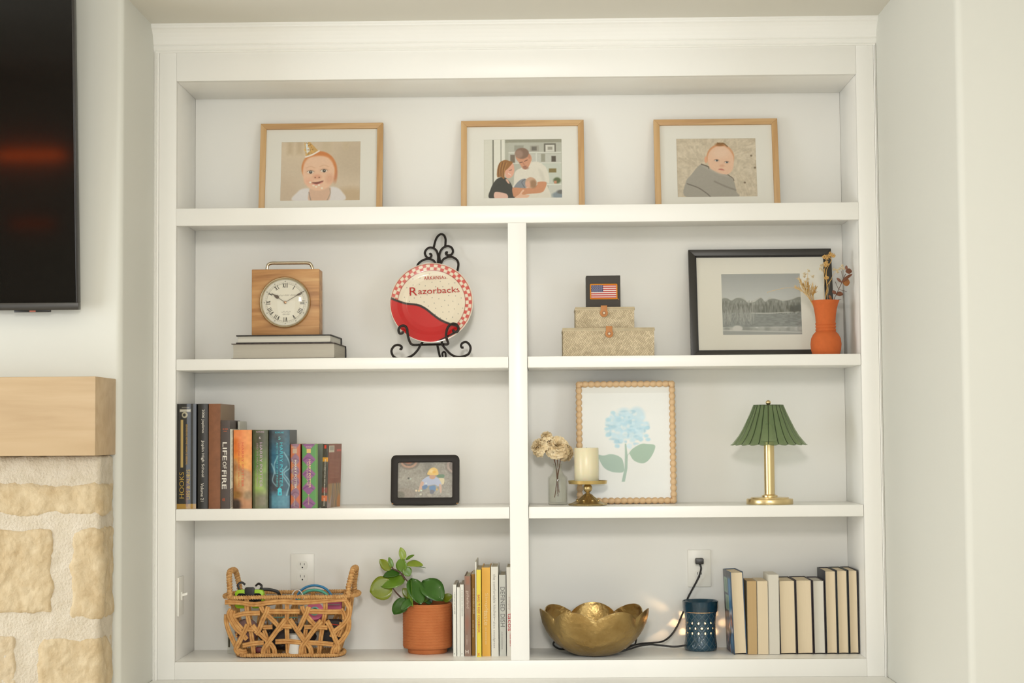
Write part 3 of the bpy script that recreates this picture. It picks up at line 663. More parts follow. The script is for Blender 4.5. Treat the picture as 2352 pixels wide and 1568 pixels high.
# ================================================================== plate on scroll easel
f = Z(860, 520, 4.9); ye = .17
e0 = P(988, 822, ye); ez = Z2
iron = M('black_iron', (40, 33, 28), .5, .35, bump=.25, bscale=300)
es = thing('plate_easel', 'black wrought iron scroll easel holding the round plate', 'easel', (e0.x, ye, ez))
def ep(pts, y, lean=.0):
    out = []
    for zx, zy in pts:
        p = P(*f(zx, zy), y); yy = y+max(0, (p.z-ez))*lean; p = P(*f(zx, zy), yy); out.append((p.x-e0.x, yy-ye, p.z-ez))
    return smooth_path(out, 5)
LN = .22
def rod(nm, pts, y, lean=LN, r=.0036): return MB().tube(ep(pts, y, lean), r, 8).build(nm, iron, es, smooth=True)
YB = .185; DY = YB-ye
rod('top_loop', [(665, 250), (672, 215), (690, 150), (718, 105), (752, 86), (785, 102), (800, 140), (800, 180), (797, 225)], YB)
rod('scroll', [(690, 560), (708, 450), (715, 385), (716, 330), (700, 275), (660, 242), (612, 240), (578, 268), (568, 305), (590, 345), (622, 352), (642, 330), (634, 308), (616, 312)], YB)
rod('scroll', [(745, 560), (742, 450), (736, 385), (730, 330), (745, 275), (780, 235), (830, 220), (870, 240), (884, 280), (866, 316), (830, 324), (804, 306), (810, 290), (826, 294)], YB)
rod('side_arc', [(490, 520), (484, 440), (520, 395), (570, 370), (620, 366), (668, 386), (700, 440)], YB)
rod('side_arc', [(740, 440), (770, 376), (820, 346), (870, 342), (920, 368), (944, 410), (940, 470), (920, 540)], YB)
rod('upright', [(700, 430), (690, 700), (660, 1000), (610, 1200), (520, 1330)], YB); rod('upright', [(740, 430), (750, 700), (750, 1000), (750, 1200), (760, 1320)], YB)
rod('foot_scroll', [(284, 1372), (302, 1380), (306, 1352), (268, 1332), (222, 1346), (192, 1395), (206, 1450), (245, 1480), (310, 1486), (375, 1476), (440, 1440), (490, 1385), (520, 1330)], .155, 0.0)
rod('foot_scroll', [(1004, 1360), (984, 1362), (975, 1338), (992, 1310), (1032, 1300), (1066, 1325), (1082, 1370), (1062, 1430), (1010, 1458), (940, 1468), (870, 1444), (810, 1388), (758, 1325)], .155, 0.0)
# cross strap behind the plate that ties the uprights to the feet
b1, b2 = ep([(520, 1330), (640, 1322), (760, 1325)], YB, LN)[0], ep([(520, 1330), (640, 1322), (760, 1325)], YB, LN)[-1]
g1, g2 = ep([(520, 1330), (640, 1322), (758, 1325)], .155, 0)[0], ep([(520, 1330), (640, 1322), (758, 1325)], .155, 0)[-1]
MB().tube([b1, g1], .0036, 8).tube([b2, g2], .0036, 8).tube([b1, b2], .0034, 8).build('cross_strap', iron, es, smooth=True)
rod('rear_leg', [(708, 1330), (722, 1400), (742, 1482)], .245, 0.0)
MB().tube([(ep([(708, 1330), (715, 1360), (722, 1400)], .245, 0)[0]), b2], .0034, 8).build('rear_brace', iron, es, smooth=True)
rod('rear_curl', [(768, 1465), (764, 1430), (780, 1410), (800, 1425), (802, 1482)], .24, 0.0, .003)
# plate
yp = .150; pc = P(*Z(890, 590, 7.466)(756, 786), yp); PR = 716/7.466*K(yp)
pl = thing('decorative_plate', 'round cream plate with red checked rim and red glazed field on the easel', 'plate', (pc.x, yp, pc.z), (-LN, 0, 0))
prf = [(.001, .004), (PR*.6, .004), (PR*.72, .002), (PR*.82, -.002), (PR*.97, -.005), (PR, -.004), (PR*.995, .001), (PR*.8, .009), (PR*.6, .011), (.001, .011)]
MB().lathe([(r, -z) for r, z in prf], 96).xf(Matrix.Rotation(H, 4, 'X')).build('body', M('plate_cream', (226, 217, 198), .25, coat=.3), pl, smooth=True)
cvp = Cv(30, 60, 1482, 1512, 300, 300, (226, 214, 190)); X0, Y0, RR = 756, 786, 716
dx, dy = cvp.X-X0, cvp.Y-Y0; rad = np.hypot(dx, dy); ang = np.arctan2(dy, dx)
seg = np.floor(ang/(2*np.pi)*64+.5); ring1 = (rad > 596) & (rad <= 648); ring2 = (rad > 648) & (rad < 700)
red = (206, 44, 40)
chk = ((seg % 2 == 0) & ring2) | ((seg % 2 != 0) & ring1)
hat = .72+.28*(np.sin((cvp.X-cvp.Y)*.35) > -.2)
cvp.mix(chk*hat*.92, (196, 52, 48)); cvp.mix(np.clip(1.3-np.abs(rad-592)/6, 0, 1), (150, 48, 44)); cvp.mix(np.clip(1.3-np.abs(rad-704)/7, 0, 1), (176, 62, 54))
for i in range(78):
    a_ = i*2.39996; q = 560*math.sqrt((i+.5)/78); cvp.ell(X0+q*math.cos(a_), Y0+q*math.sin(a_), 7, 8, (120, 120, 116), 5)
fld = [(20, 700), (160, 730), (330, 775), (520, 800), (660, 870), (800, 985), (930, 1080), (1080, 1150), (1240, 1220), (1200, 1330), (1000, 1440), (756, 1520), (400, 1500), (60, 1300), (-40, 950)]
cvp.poly(fld, (38, 30, 30), 8); cvp.poly([(x-18, y+34) for x, y in fld[:9]]+[(1170, 1310), (980, 1420)]+fld[11:], (190, 26, 28), 10)
PRr = PR*.985
dd = np.linspace(0.001, 1, 96)[:, None]; th_ = np.linspace(0, 2*np.pi, 301)[None, :]
XX, ZZ = dd*np.cos(th_)*PRr, dd*np.sin(th_)*PRr
rprof = np.array([r for r, z in prf[:6]])/PR; zprof = np.array([z for r, z in prf[:6]])
YY = np.interp(dd*PRr/PR, rprof, zprof)+0*th_-.0006
grid_mesh('glazed_design', np.stack([XX, YY, ZZ], -1).reshape(-1, 3), 301, 96, cvp.sample((XX/PRr*716+726)/1452, (726-ZZ/PRr*716)/1452), printmat(.22, .4), pl)
pred = M('plate_red', (176, 34, 30), .3)
kk = K(yp)/7.466
lettering('ARKANSAS.', (820-756)*kk, (786-330)*kk, 400*kk, 62*kk, .0008, pred, pl, bold=.004, rot=.045, spacing=1.12)
lettering('R', (440-756)*kk, (786-575)*kk, 130*kk, 150*kk, .001, pred, pl, rot=.04)
lettering('azorbacks', (880-756)*kk, (786-560)*kk, 720*kk, 105*kk, .001, pred, pl, rot=.045)
# front hooks of the easel
def hook(pts, yf):
    out = []
    for zx, zy in pts:
        p = P(*f(zx, zy), yf); yy = yf+(p.z-ez)*LN*.9; p = P(*f(zx, zy), yy); out.append((p.x-e0.x, yy-ye, p.z-ez))
    return out
h1 = hook([(430, 1330), (396, 1292), (374, 1215), (366, 1150), (338, 1116), (292, 1124), (272, 1162), (284, 1202), (316, 1200), (318, 1180)], .092)
h2 = hook([(828, 1322), (816, 1270), (806, 1210), (828, 1132), (876, 1094), (926, 1104), (946, 1148), (930, 1186), (892, 1180), (886, 1160)], .092)
for hh_, bk in ((h1, b1), (h2, b2)):
    MB().tube(smooth_path([bk]+hh_, 5), .0038, 8).build('front_hook', iron, es, smooth=True)

# ================================================================== SECOND ROW RIGHT: woven boxes, patch box
def weave(w_m, h_m, seed, cell=.0052):
    """a herringbone palm-leaf weave: colour picture and height field"""
    cvw = Cv(0, 0, w_m, h_m, max(8, int(w_m/.0012)), max(8, int(h_m/.0012)), (204, 186, 152))
    u, v = cvw.X/cell, cvw.Y/cell
    # twill: strands of length 3 running horizontally / vertically on the diagonal
    c_ = np.cos(.785); uu, vv = (u+v)*c_, (v-u)*c_
    i, j = np.floor(uu), np.floor(vv); fu, fv = uu-i, vv-j
    ph = (i+j) % 4 < 2
    hgt = np.where(ph, np.sin(np.pi*np.clip(fv, 0, 1)), np.sin(np.pi*np.clip(fu, 0, 1)))
    r = np.random.RandomState(seed); tone = r.rand(400, 400)[(np.where(ph, j, i).astype(int)) % 400, (np.where(ph, i//2, j//2).astype(int)) % 400]
    cvw.a[:] = np.array((150, 134, 106))+(hgt*46+tone*26-8)[..., None]*np.array((1, .98, .9))  # tone follows relief: bright crowns and dark gaps put shading into the colour
    cvw.mottle(5, 3, seed+1, 8)
    return cvw, hgt
lea = M('tan_leather', (178, 116, 58), .5, bump=.2, bscale=120)
palm = M('palm_plain', (196, 180, 148), .7, var=.12, vscale=60)
def rrect_(x0, x1, z0, z1, r, n=4):
    o = []
    for cx2, cz2, a0 in ((x1-r, z1-r, 0), (x0+r, z1-r, 90), (x0+r, z0+r, 180), (x1-r, z0+r, 270)):
        o += [(cx2+r*math.cos(math.radians(a0+90*i/n)), cz2+r*math.sin(math.radians(a0+90*i/n))) for i in range(n+1)]
    return o
def woven_box(name, label, pxl, pxr, ptop, pbot_z, y0, dep, tabpx, seed):
    a, b_ = P(pxl, ptop+20, y0), P(pxr, ptop+20, y0); w = b_.x-a.x; zt = P((pxl+pxr)/2, ptop, y0).z; h = zt-pbot_z
    t = thing(name, label, 'box', ((a.x+b_.x)/2, y0, pbot_z), (0, 0, 0))
    box(-w/2+.0015, w/2-.0015, .0012, dep, 0, h-.010).build('body', palm, t, bevel=.002)
    cvw, hg = weave(w, h-.006, seed)
    X, Zq = np.meshgrid(np.linspace(-w/2+.001, w/2-.001, cvw.w), np.linspace(h-.006, 0.0005, cvw.h))
    grid_mesh('woven_front', np.stack([X, .0012-hg*.0013, Zq], -1).reshape(-1, 3), cvw.w, cvw.h, cvw.lin(), printmat(.7), t)
    cvs, hs = weave(dep, h-.006, seed+3)
    Yq, Zq = np.meshgrid(np.linspace(dep, .001, cvs.w), np.linspace(h-.006, .0005, cvs.h))
    grid_mesh('woven_side', np.stack([-w/2+.0012-hs*.0013, Yq, Zq], -1).reshape(-1, 3), cvs.w, cvs.h, cvs.lin(), printmat(.7), t)
    box(-w/2-.001, w/2+.001, -.001, dep+.001, h-.0105, h-.001).build('lid', palm, t, bevel=.0025)
    MB().tube([(-w/2, -.001, h-.002), (w/2, -.001, h-.002)], .0022, 8).build('lid_binding', palm, t, smooth=True)
    tx = P(tabpx, ptop, y0).x-(a.x+b_.x)/2; kq = K(y0)
    r = 9.3*kq; hw = 7.3*kq; ln = 23*kq-r
    oc = [(hw*s_, .002) for s_ in (-1, 1)]
    pts = [(-hw, .0045), (hw, .0045), (hw, -ln+r*.72)] + [(r*math.cos(q), -ln+r*math.sin(q)) for q in [math.radians(d_) for d_ in range(40, -221, -20)]] + [(-hw, -ln+r*.72)]
    tab = MB().prism([(tx+x, h+z) for x, z in pts], -.0052, -.0030).build('strap', lea, t, bevel=.0006)
    MB().lathe([(.0036, 0), (.0036, .0012), (.0056, .0012), (.0056, 0)], 20).xf(Matrix.Translation((tx, -.0052, h-ln)) @ Matrix.Rotation(H, 4, 'X')).build('hole_rim', M('leather_dark', (140, 84, 36), .5), tab, smooth=True)
    MB().lathe([(.0001, .0004), (.0036, .0004), (.0036, 0)], 16).xf(Matrix.Translation((tx, -.0053, h-ln)) @ Matrix.Rotation(H, 4, 'X')).build('peg', M('peg_bone', (206, 190, 158), .5), tab)
    return t, zt, (a.x+b_.x)/2
_, zb1, _ = woven_box('woven_box', 'large low woven palm box with tan leather tab at the bottom of the stack', 1292, 1503.5, 752.5, Z2, .045, .16, 1399, 11)
_, zb2, _ = woven_box('woven_box', 'small woven palm box with tan leather tab under the black patch box', 1321, 1457.5, 705, zb1, .06, .12, 1387, 21)
yq = .085; a, b_ = P(1346.5, 670, yq), P(1425, 670, yq); zt = P(1385, 632.5, yq).z; bw_, bh_ = b_.x-a.x, zt-zb2
pb = thing('patch_box', 'small black box with an embroidered flag patch on the woven boxes', 'box', ((a.x+b_.x)/2, yq, zb2))
bkc = M('black_card', (52, 46, 38), .6, bump=.15, bscale=200)
box(-bw_/2, bw_/2, 0, .06, 0, bh_).build('body', bkc, pb, bevel=.0012); box(-bw_/2+.001, bw_/2-.001, -.0008, .0, .001, bh_-.002).build('front_panel', bkc, pb)
f = Z(1270, 610, 7.127)
def pbl(zx, zy): p = P(*f(zx, zy), yq); return p.x-(a.x+b_.x)/2, p.z-zb2
x0, z1 = pbl(606, 300); x1, z0 = pbl(1056, 548)
em = M('patch_border', (226, 140, 30), .8, bump=.5, bscale=600)
b = MB()
MB().tube([(x, -.0016, z) for x, z in rrect_(x0+.0016, x1-.0016, z0+.0016, z1-.0016, .0015)], .0019, 8, True).build('patch_border', em, pb, smooth=True)
MB().tube(smooth_path([(x1-.002, -.0016, z0+.002), (x1+.002, -.0012, z0+.001), (x1+.003, -.0012, z0-.002)], 4), .0009, 6).build('loose_thread', em, pb, smooth=True)
cvf = Cv(0, 0, 1.9, 1, 132, 78, (226, 208, 200))
for i in range(13):
    if i % 2 == 0: cvf.rect(0, i/13, 1.9, (i+1)/13, (172, 44, 40), .02)
cvf.rect(0, 0, .9, 7/13, (44, 46, 84), .02)
for rrow in range(9):
    n_s = 6 if rrow % 2 == 0 else 5
    for c_ in range(n_s):
        cxx = .075*2*(c_+.5) if n_s == 6 else .075*2*(c_+1); cvf.ell(cxx, (rrow+.7)/9.3*7/13, .032, .02, (214, 214, 224), .015)
panel('flag', cvf, x0+.0026, x1-.0026, z0+.0026, z1-.0026, -.0018, printmat(.85), pb)

# ================================================================== black frame with landscape print
cvl = Cv(550, 432, 1578, 1216, 182, 140, (176, 178, 172))
g = np.clip((cvl.Y-430)/360, 0, 1); cvl.a = np.array((166, 168, 164))+(g*34)[..., None]*np.array((1, 1, .96))
cvl.poly([(550, 750), (600, 735), (660, 770), (720, 745), (770, 735), (830, 730), (880, 780), (960, 775), (1030, 740), (1065, 735), (1110, 780), (1170, 735), (1240, 760), (1400, 770), (1578, 740), (1578, 960), (550, 960)], (190, 190, 182), 6)
cvl.poly([(550, 770), (620, 745), (680, 775), (740, 745), (800, 745), (850, 770), (900, 805), (980, 790), (1060, 745), (1110, 795), (1160, 765), (1230, 755), (1340, 785), (1450, 770), (1578, 745), (1578, 960), (550, 960)], (140, 142, 132), 8)
cvl.poly([(550, 800), (760, 820), (900, 830), (1080, 830), (1200, 800), (1350, 810), (1430, 800), (1578, 820), (1578, 940), (550, 960)], (122, 124, 114), 30)
cvl.rect(550, 930, 1578, 1110, (138, 142, 136), 10)
msk = ((cvl.Y > 780) & (cvl.Y < 945)).astype(float); cvl.mottle(90, 18, 3, 26, msk)
msk = ((cvl.Y > 930) & (cvl.Y < 1120)).astype(float); cvl.mottle(30, 60, 8, 12, msk)
cvl.line([(930, 935), (1150, 940), (1350, 930), (1578, 925)], 10, (196, 196, 188), 8)
for i in range(130):
    x = 550+r_.random()*420; y = 1090-r_.random()*120; hh = 60+r_.random()*150
    cvl.line([(x, y), (x+r_.uniform(-40, 50), y-hh)], 6, r_.choice([(170, 170, 162), (126, 128, 120), (184, 184, 176)]), 8, .5)
for i in range(60):
    x = 550+r_.random()*1028; cvl.ell(x, 1130+r_.random()*25, 26+r_.random()*20, 26, r_.choice([(168, 170, 162), (190, 190, 182), (140, 142, 134)]), 18, op=.7)
cvl.ell(745, 1130, 66, 40, (206, 204, 196), 14).rect(550, 1160, 1578, 1216, (160, 162, 156), 12).line([(550, 1148), (900, 1160), (1578, 1182)], 10, (206, 206, 198), 10)
for i in range(40): x = 1440+r_.random()*138; cvl.ell(x, 850+r_.random()*60, 16, 24, (90, 92, 84), 16, op=.6)
bkf = M('black_frame', (52, 49, 44), .38); lipm = M('black_lip', (26, 22, 18), .5)
yt = .262; a, b_ = P(1581, 574, yt), P(1908.5, 570.5, yt); fw = b_.x-a.x; zt = (a.z+b_.z)/2; lean = .16
fh = (zt-Z2)/math.cos(lean); xc_ = (a.x+b_.x)/2; f = Z(1560, 550, 5.6)
def loc_(zx, zy): p = P(*f(zx, zy), yt-.026); return (p.x-xc_), (p.z-Z2)/math.cos(lean)
x0, z1 = loc_(550, 432); x1, z0 = loc_(1578, 1216)
picture_frame('landscape_frame', 'wide black frame with a grey mountain lake print behind the orange vase', (xc_, yt-fh*math.sin(lean), Z2+.0005), fw, fh, .0205, .018, lean, (x0, x1, z0, z1), cvl, bkf, bkf, mat=M('mat_warm', (238, 234, 220), .8), lip=lipm)

# ================================================================== orange vase and dried stems
yv = .085; vc = P(1897, 780, yv); kv = K(yv)
va = thing('orange_vase', 'matte orange terracotta vase with flared neck beside the black frame', 'vase', (vc.x, yv, Z2))
def vz(py): return P(1897, py, yv).z-Z2
pr = [(.001, 0), (28*kv, 0), (31*kv, .002), (34*kv, vz(803)), (35.2*kv, vz(790)), (33.5*kv, vz(777)), (29*kv, vz(768)), (24.5*kv, vz(763)), (22.0*kv, vz(761)), (23.2*kv, vz(759)), (23.4*kv, vz(756.5)), (21.6*kv, vz(754)), (23.2*kv, vz(751.5)), (23.4*kv, vz(749.5)), (21.6*kv, vz(747)), (23.4*kv, vz(744.5)), (23.4*kv, vz(742.5)), (21.9*kv, vz(740)),
      (22.6*kv, vz(735)), (23.5*kv, vz(724)), (26*kv, vz(709)), (29*kv, vz(698)), (32.2*kv, vz(690)), (30.8*kv, vz(690.4)), (27*kv, vz(702)), (22*kv, vz(720)), (20*kv, vz(745)), (20*kv, vz(765)), (.001, vz(768))]
MB().lathe(pr, 48).build('vase_body', M('terracotta_orange', (204, 102, 46), .85, var=.06, vscale=60, bump=.15, bscale=260), va, smooth=True, angle=50)
f = Z(1820, 560, 11.2)
def vstem(name, label, cat='dried stem', grp=None): return thing(name, label, cat, (vc.x, yv, vz(765)+Z2+.004), group=grp)
def vp(pts, y=yv):
    out = []
    for q in pts:
        yy = y if len(q) < 3 else q[2]
        p = P(*f(q[0], q[1]), yy); out.append((p.x-vc.x, yy-yv, p.z-(vz(765)+Z2+.004)))
    return out
straw = M('straw', (206, 162, 92), .8, var=.15, vscale=80); straw2 = M('straw_pale', (218, 190, 140), .8); twig = M('twig_brown', (96, 72, 58), .7)
root0 = (0.0, 0.0, 0.0)
# bunny-tail / bleached grass sprays
gspec = [((470, 1440), (280, 1130), (170, 900)), ((480, 1440), (330, 1150), (215, 960)), ((500, 1440), (390, 1180), (330, 990)), ((520, 1440), (430, 1200), (400, 1010)), ((540, 1440), (500, 1220), (520, 1060)), ((560, 1440), (560, 1250), (600, 1120)), ((460, 1450), (230, 1200), (100, 1110))]
rg = random.Random(8)
for gi, (p0, p1, p2) in enumerate(gspec):
    t = vstem('dried_reed', 'feathery bleached grass stem fanning left out of the orange vase', 'dried stem', 'bleached reeds in the orange vase')
    yo = yv-.006+.012*rg.random(); path = smooth_path([Vector(root0)+Vector((0, 0, 0))]+[Vector(v) for v in vp([(q[0], q[1], yo) for q in (p0, p1, p2)])], 8)
    MB().tube(path, [.0009]*len(path), 5).build('stalk', straw, t)
    b = MB(); n = len(path)
    for i in range(46):
        s_ = .42+.58*rg.random(); q = path[min(n-1, int(s_*(n-1)))]
        d_ = (path[min(n-1, int(s_*(n-1))+1)]-path[max(0, int(s_*(n-1))-1)]).normalized()
        o_ = Vector((rg.uniform(-1, 1), rg.uniform(-1, 1), rg.uniform(-1, 1)))*.55+d_
        o_.normalize(); e_ = q+o_*(.007+.009*rg.random())
        b.tube([q, (q+e_)/2, e_], [.0004, .0009, .0002], 4)
    b.build('seed_head', straw if gi % 2 else straw2, t)
t = vstem('dried_reed', 'long thin arching grass blade reaching over the landscape print', 'dried stem')
path = smooth_path([Vector(root0)]+[Vector(v) for v in vp([(480, 1440), (330, 1260), (150, 1150), (-150, 1130), (-420, 1180), (-640, 1240)])], 8)
b = MB().tube(path, [.0009]*(len(path)//2)+[.0005]*(len(path)-len(path)//2), 5)
for q in path[len(path)//2::2]: b.ball(q+Vector((rg.uniform(-.001, .001), 0, rg.uniform(-.001, .001))), .0012, 5, 4)
b.build('blade', straw2, t)
def blossom(b, c_, r, n, rg):
    for i in range(n):
        o_ = Vector((rg.gauss(0, 1), rg.gauss(0, 1), rg.gauss(0, 1))).normalized()*r*(.4+.6*rg.random())
        b.ball(Vector(c_)+o_, r*.28, 6, 4, (1, 1, .8)); b.tube([Vector(c_), Vector(c_)+o_], r*.06, 4)
t = vstem('dried_blossom_stem', 'tall straw coloured stem with blossom clusters in the orange vase', 'dried stem')
for pts, cl in (([(850, 1440), (890, 1150), (900, 1060), (1010, 900)], []), ([(850, 1440), (905, 1200), (870, 940), (830, 700), (850, 560), (880, 350)], [(815, 330, 62), (900, 350, 66), (870, 500, 70), (850, 560, 50), (880, 860, 62)]), ([(890, 1100), (875, 800), (890, 640), (1000, 430), (960, 330), (970, 260)], [(975, 270, 66), (1060, 300, 56)])):
    path = smooth_path([Vector(v) for v in vp(pts)] if pts[0][1] < 1400 else [Vector(root0)]+[Vector(v) for v in vp(pts)], 6)
    MB().tube(path, .0012, 6).build('stalk', straw, t, smooth=True)
    for cx2, cz2, r2 in cl:
        b = MB(); blossom(b, vp([(cx2, cz2)])[0], r2/11.2*kv, 30, rg); b.build('blossom', M('blossom_straw', (214, 172, 104), .8), t, smooth=True)
for lab, stems, cls in (('wispy white dried spray standing behind the bleached grass', [(560, 1440), (480, 1200), (400, 980), (390, 760)], [(310, 770), (410, 690), (535, 840), (400, 900), (300, 830)]),
                        ('wispy white dried spray beside the black frame edge', [(800, 1440), (820, 1000), (800, 700), (770, 560)], [(740, 560), (800, 520), (720, 640), (770, 680)]),
                        ('pale pink dried spray reaching right toward the brown leaves', [(900, 1440), (960, 1000), (1080, 760), (1200, 640)], [(1150, 660), (1230, 640), (1280, 560), (1320, 630), (1070, 660), (1160, 720)])):
    t = vstem('dried_spray', lab, 'dried stem')
    path = smooth_path([Vector(root0)]+[Vector(v) for v in vp([(q[0], q[1], yv+.008) for q in stems])], 6)
    MB().tube(path, .0006, 5).build('stalk', straw2, t)
    for cx2, cz2 in cls:
        b = MB(); c_ = Vector(vp([(cx2, cz2, yv+.008)])[0]); blossom(b, c_, 44/11.2*kv, 18, rg)
        b.tube([path[-1] if (c_-path[-1]).length < .04 else path[len(path)*2//3], c_], .0004, 4); b.build('blossom', M('spray_pale', (222, 204, 168) if 'pink' not in lab else (222, 204, 168), .8), t, smooth=True)
def leaf_mesh(base, tip, width, normal, bend=.15, cup=.1, nl=10, nw=6, shape=1.0):
    """flat leaf blade between two points"""
    base, tip = Vector(base), Vector(tip); ax = tip-base; L_ = ax.length; ax.normalize()
    nv = Vector(normal); nv = (nv-ax*nv.dot(ax)).normalized(); sd = ax.cross(nv)
    vs_ = []; fs = []
    for i in range(nl+1):
        s_ = i/nl; wv = width/2*(max(1e-3, math.sin(math.pi*min(1, max(0, s_**shape))))**.62)
        for j in range(nw+1):
            q = j/nw*2-1
            vs_.append(base+ax*(L_*s_)+sd*(wv*q)+nv*(bend*L_*math.sin(math.pi*s_)*1.0-cup*width*(1-q*q)*.5))
    for i in range(nl):
        for j in range(nw): fs.append((i*(nw+1)+j, i*(nw+1)+j+1, (i+1)*(nw+1)+j+1, (i+1)*(nw+1)+j))
    return MB().add(vs_, fs)
def leaf(parent, base, tip, width, normal, mat, bend=.1, cup=.15, shape=1.0, name='leaf'):
    o = leaf_mesh(base, tip, width, normal, bend, cup, shape=shape).build(name, mat, parent, smooth=True, angle=180)
    so = o.modifiers.new('thick', 'SOLIDIFY'); so.thickness = .0008
    return o
t = vstem('dried_eucalyptus', 'dark eucalyptus stem with round rust brown leaves in the orange vase', 'dried stem')
path = smooth_path([Vector(root0)]+[Vector(v) for v in vp([(1070, 1440), (1130, 1310), (1190, 1170), (1260, 1020), (1320, 880), (1370, 770)])], 6)
MB().tube(path, .0011, 6).build('stalk', twig, t, smooth=True)
for pts in ([(1190, 1170), (1150, 1080), (1105, 970)], [(1190, 1165), (1290, 1195), (1400, 1225)], [(1310, 880), (1280, 790), (1255, 690)]): MB().tube([Vector(v) for v in vp(pts)], .0007, 5).build('twig', twig, t)
rust = M('rust_leaf', (126, 74, 46), .55, var=.2, vscale=70); rusto = M('rust_leaf_orange', (164, 100, 40), .5, var=.2, vscale=70)
for (bx_, tx_, w_, m_, nrm) in (((1370, 700), (1530, 700), 150, rust, (.2, -1, .3)), ((1400, 680), (1385, 550), 70, rust, (-.5, -1, 0)), ((1290, 980), (1480, 990), 220, rusto, (.1, -1, .2)), ((1250, 1000), (1545, 770), 90, rust, (0, -.8, .6)),
                                 ((1260, 990), (1140, 870), 70, rust, (-.3, -1, .2)), ((1120, 1290), (1305, 1285), 130, rust, (0, -1, .5)), ((1130, 1290), (1025, 1200), 90, rust, (-.4, -1, .1)), ((1010, 1440), (940, 1310), 70, rusto, (-.5, -1, 0)), ((1130, 1460), (1260, 1430), 26, rust, (0, -.4, 1))):
    q0, q1 = vp([bx_, tx_]); leaf(t, q0, q1, w_/11.2*kv, nrm, m_, .06, .12)

# ================================================================== THIRD ROW LEFT: standing books
PAGES = M('pages_cream', (214, 204, 180), .85, var=.06, vscale=1.0, vstretch=(900, 4, .5), rgb2=(196, 184, 156))
def bcover(name, rgb, rough=.45, **k): return M('cover_'+name, rgb, rough, **k)
def std_book(name, label, pxl, pxr, ptop, zfloor, y0, dep, cover, cv=None, round_=.0, texts=(), yaw=0.0, soft=False, pages=PAGES, group=None, pyc=None, board=None, coat=0.0, rough=.45):
    """upright book with its spine to the front; pixel extents of the spine give its size"""
    pyc = pyc or ptop+60
    a, b_ = P(pxl, pyc, y0), P(pxr, pyc, y0); w = b_.x-a.x; h = P((pxl+pxr)/2, ptop, y0).z-zfloor; xc_ = (a.x+b_.x)/2
    t = thing(name, label, 'book', (xc_, y0, zfloor), (0, 0, yaw), group); bt = .0008 if soft else min(.0028, w*.16)
    b = MB(); n = 8
    outer = [(-w/2+w*i/n, -round_*(1-(2*i/n-1)**2)+round_*.0) for i in range(n+1)]
    inner = [(x*(1-2*bt/w), y+bt) for x, y in outer]
    b.prism(outer+[(w/2, dep), (w/2-bt, dep)]+list(reversed(inner))+[(-w/2+bt, dep), (-w/2, dep)], 0, h, 'z')
    b.build('cover', cover, t)
    ins = 0 if soft else .003
    MB().prism([(-w/2+bt, bt+.0006), (w/2-bt, bt+.0006), (w/2-bt, dep-ins-.001), (-w/2+bt, dep-ins-.001)], ins, h-ins, 'z').build('pages', pages, t)
    yf = lambda q: -round_*(1-q*q)
    if cv is not None: panel('spine_print', cv, -w/2*.995, w/2*.995, .0002, h-.0002, -.0004, printmat(rough, coat), t, yf)
    for tx in texts:
        s_, cpx, cpy, ln, ht, col, way = tx[:7]; bold = tx[7] if len(tx) > 7 else 0.0
        p = P(cpx, cpy, y0); k_ = K(y0)
        if s_ == '~':                                   # small print too blurred to read: a row of tiny strokes
            rs = random.Random(int(cpx*7+cpy)); b = MB(); u = -ln/2
            while u < ln/2-.8:
                g = rs.uniform(.7, 1.5); hh = ht*rs.uniform(.6, 1.0)
                q = [(u, -hh/2), (u+g, -hh/2), (u+g, hh/2), (u, hh/2)]; u += g+(.5 if rs.random() > .18 else 1.8)
                q = [(v_, -u_) if way == 'down' else ((-v_, u_) if way == 'up' else (u_, v_)) for u_, v_ in q]
                b.add([(p.x-xc_+a_*k_, -.0009-round_*(1-(2*(p.x-xc_+a_*k_)/w)**2), p.z-zfloor+c_*k_) for a_, c_ in q], [(0, 1, 2, 3)])
            b.build('small_print', M('ink_%d_%d_%d' % col, col, .45), t); continue
        lettering(s_, p.x-xc_, p.z-zfloor, ln*k_, ht*k_, -.0009, M('ink_%d_%d_%d' % col, col, .45), t, way, bold, yfun=lambda x: -round_*(1-(2*x/w)**2))
    return t, w, h
YBK = .022
# dark tall book with gold lettering
cvh = Cv(0, 0, 46, 241, 46, 241, (34, 31, 26))
cvh.rect(9.5, 37, 15.5, 146, (186, 158, 96), 1).rect(0, 229, 46, 241, (168, 128, 48), 1)
cvh.rect(7, 13, 33, 19, (190, 184, 166), 2).ell(19, 26, 7, 7, (180, 172, 146), 1.5).ell(18, 26, 3.5, 3.5, (40, 36, 30), 1.5).rect(12, 8, 30, 9.6, (170, 164, 150), 1, .7)
cvh.poly([(26, 160), (30, 185), (25, 235), (20, 205)], (104, 52, 26), 4, op=.7)
std_book('tall_book', 'tall glossy black hardback with gold lettering and gold foot band', 406.6, 451, 927, Z3, YBK, .20, bcover('black_gloss', (32, 29, 25), .12, coat=.5), cvh, .004,
         (('HOOKS', 418, 1114, 60, 11, (176, 142, 58), 'up'), ('LIES & ALIBIS', 433, 1112, 68, 8, (190, 160, 82), 'up'), ('~', 429.5, 1020, 92, 5, (150, 116, 52), 'up')), coat=.6, rough=.12)
# yearbook
std_book('yearbook', 'black yearbook with white slab lettering down the spine', 454.5, 477.5, 927, Z3, YBK, .19, bcover('black_cloth', (40, 37, 33), .4), None, .003,
         (('2006 Joplimo', 466.5, 967, 54, 7, (214, 208, 196), 'down', .006), ('Joplin High School', 466, 1053, 84, 7.5, (214, 208, 196), 'down', .006), ('Volume 21', 465, 1130, 42, 7, (214, 208, 196), 'down', .006)))
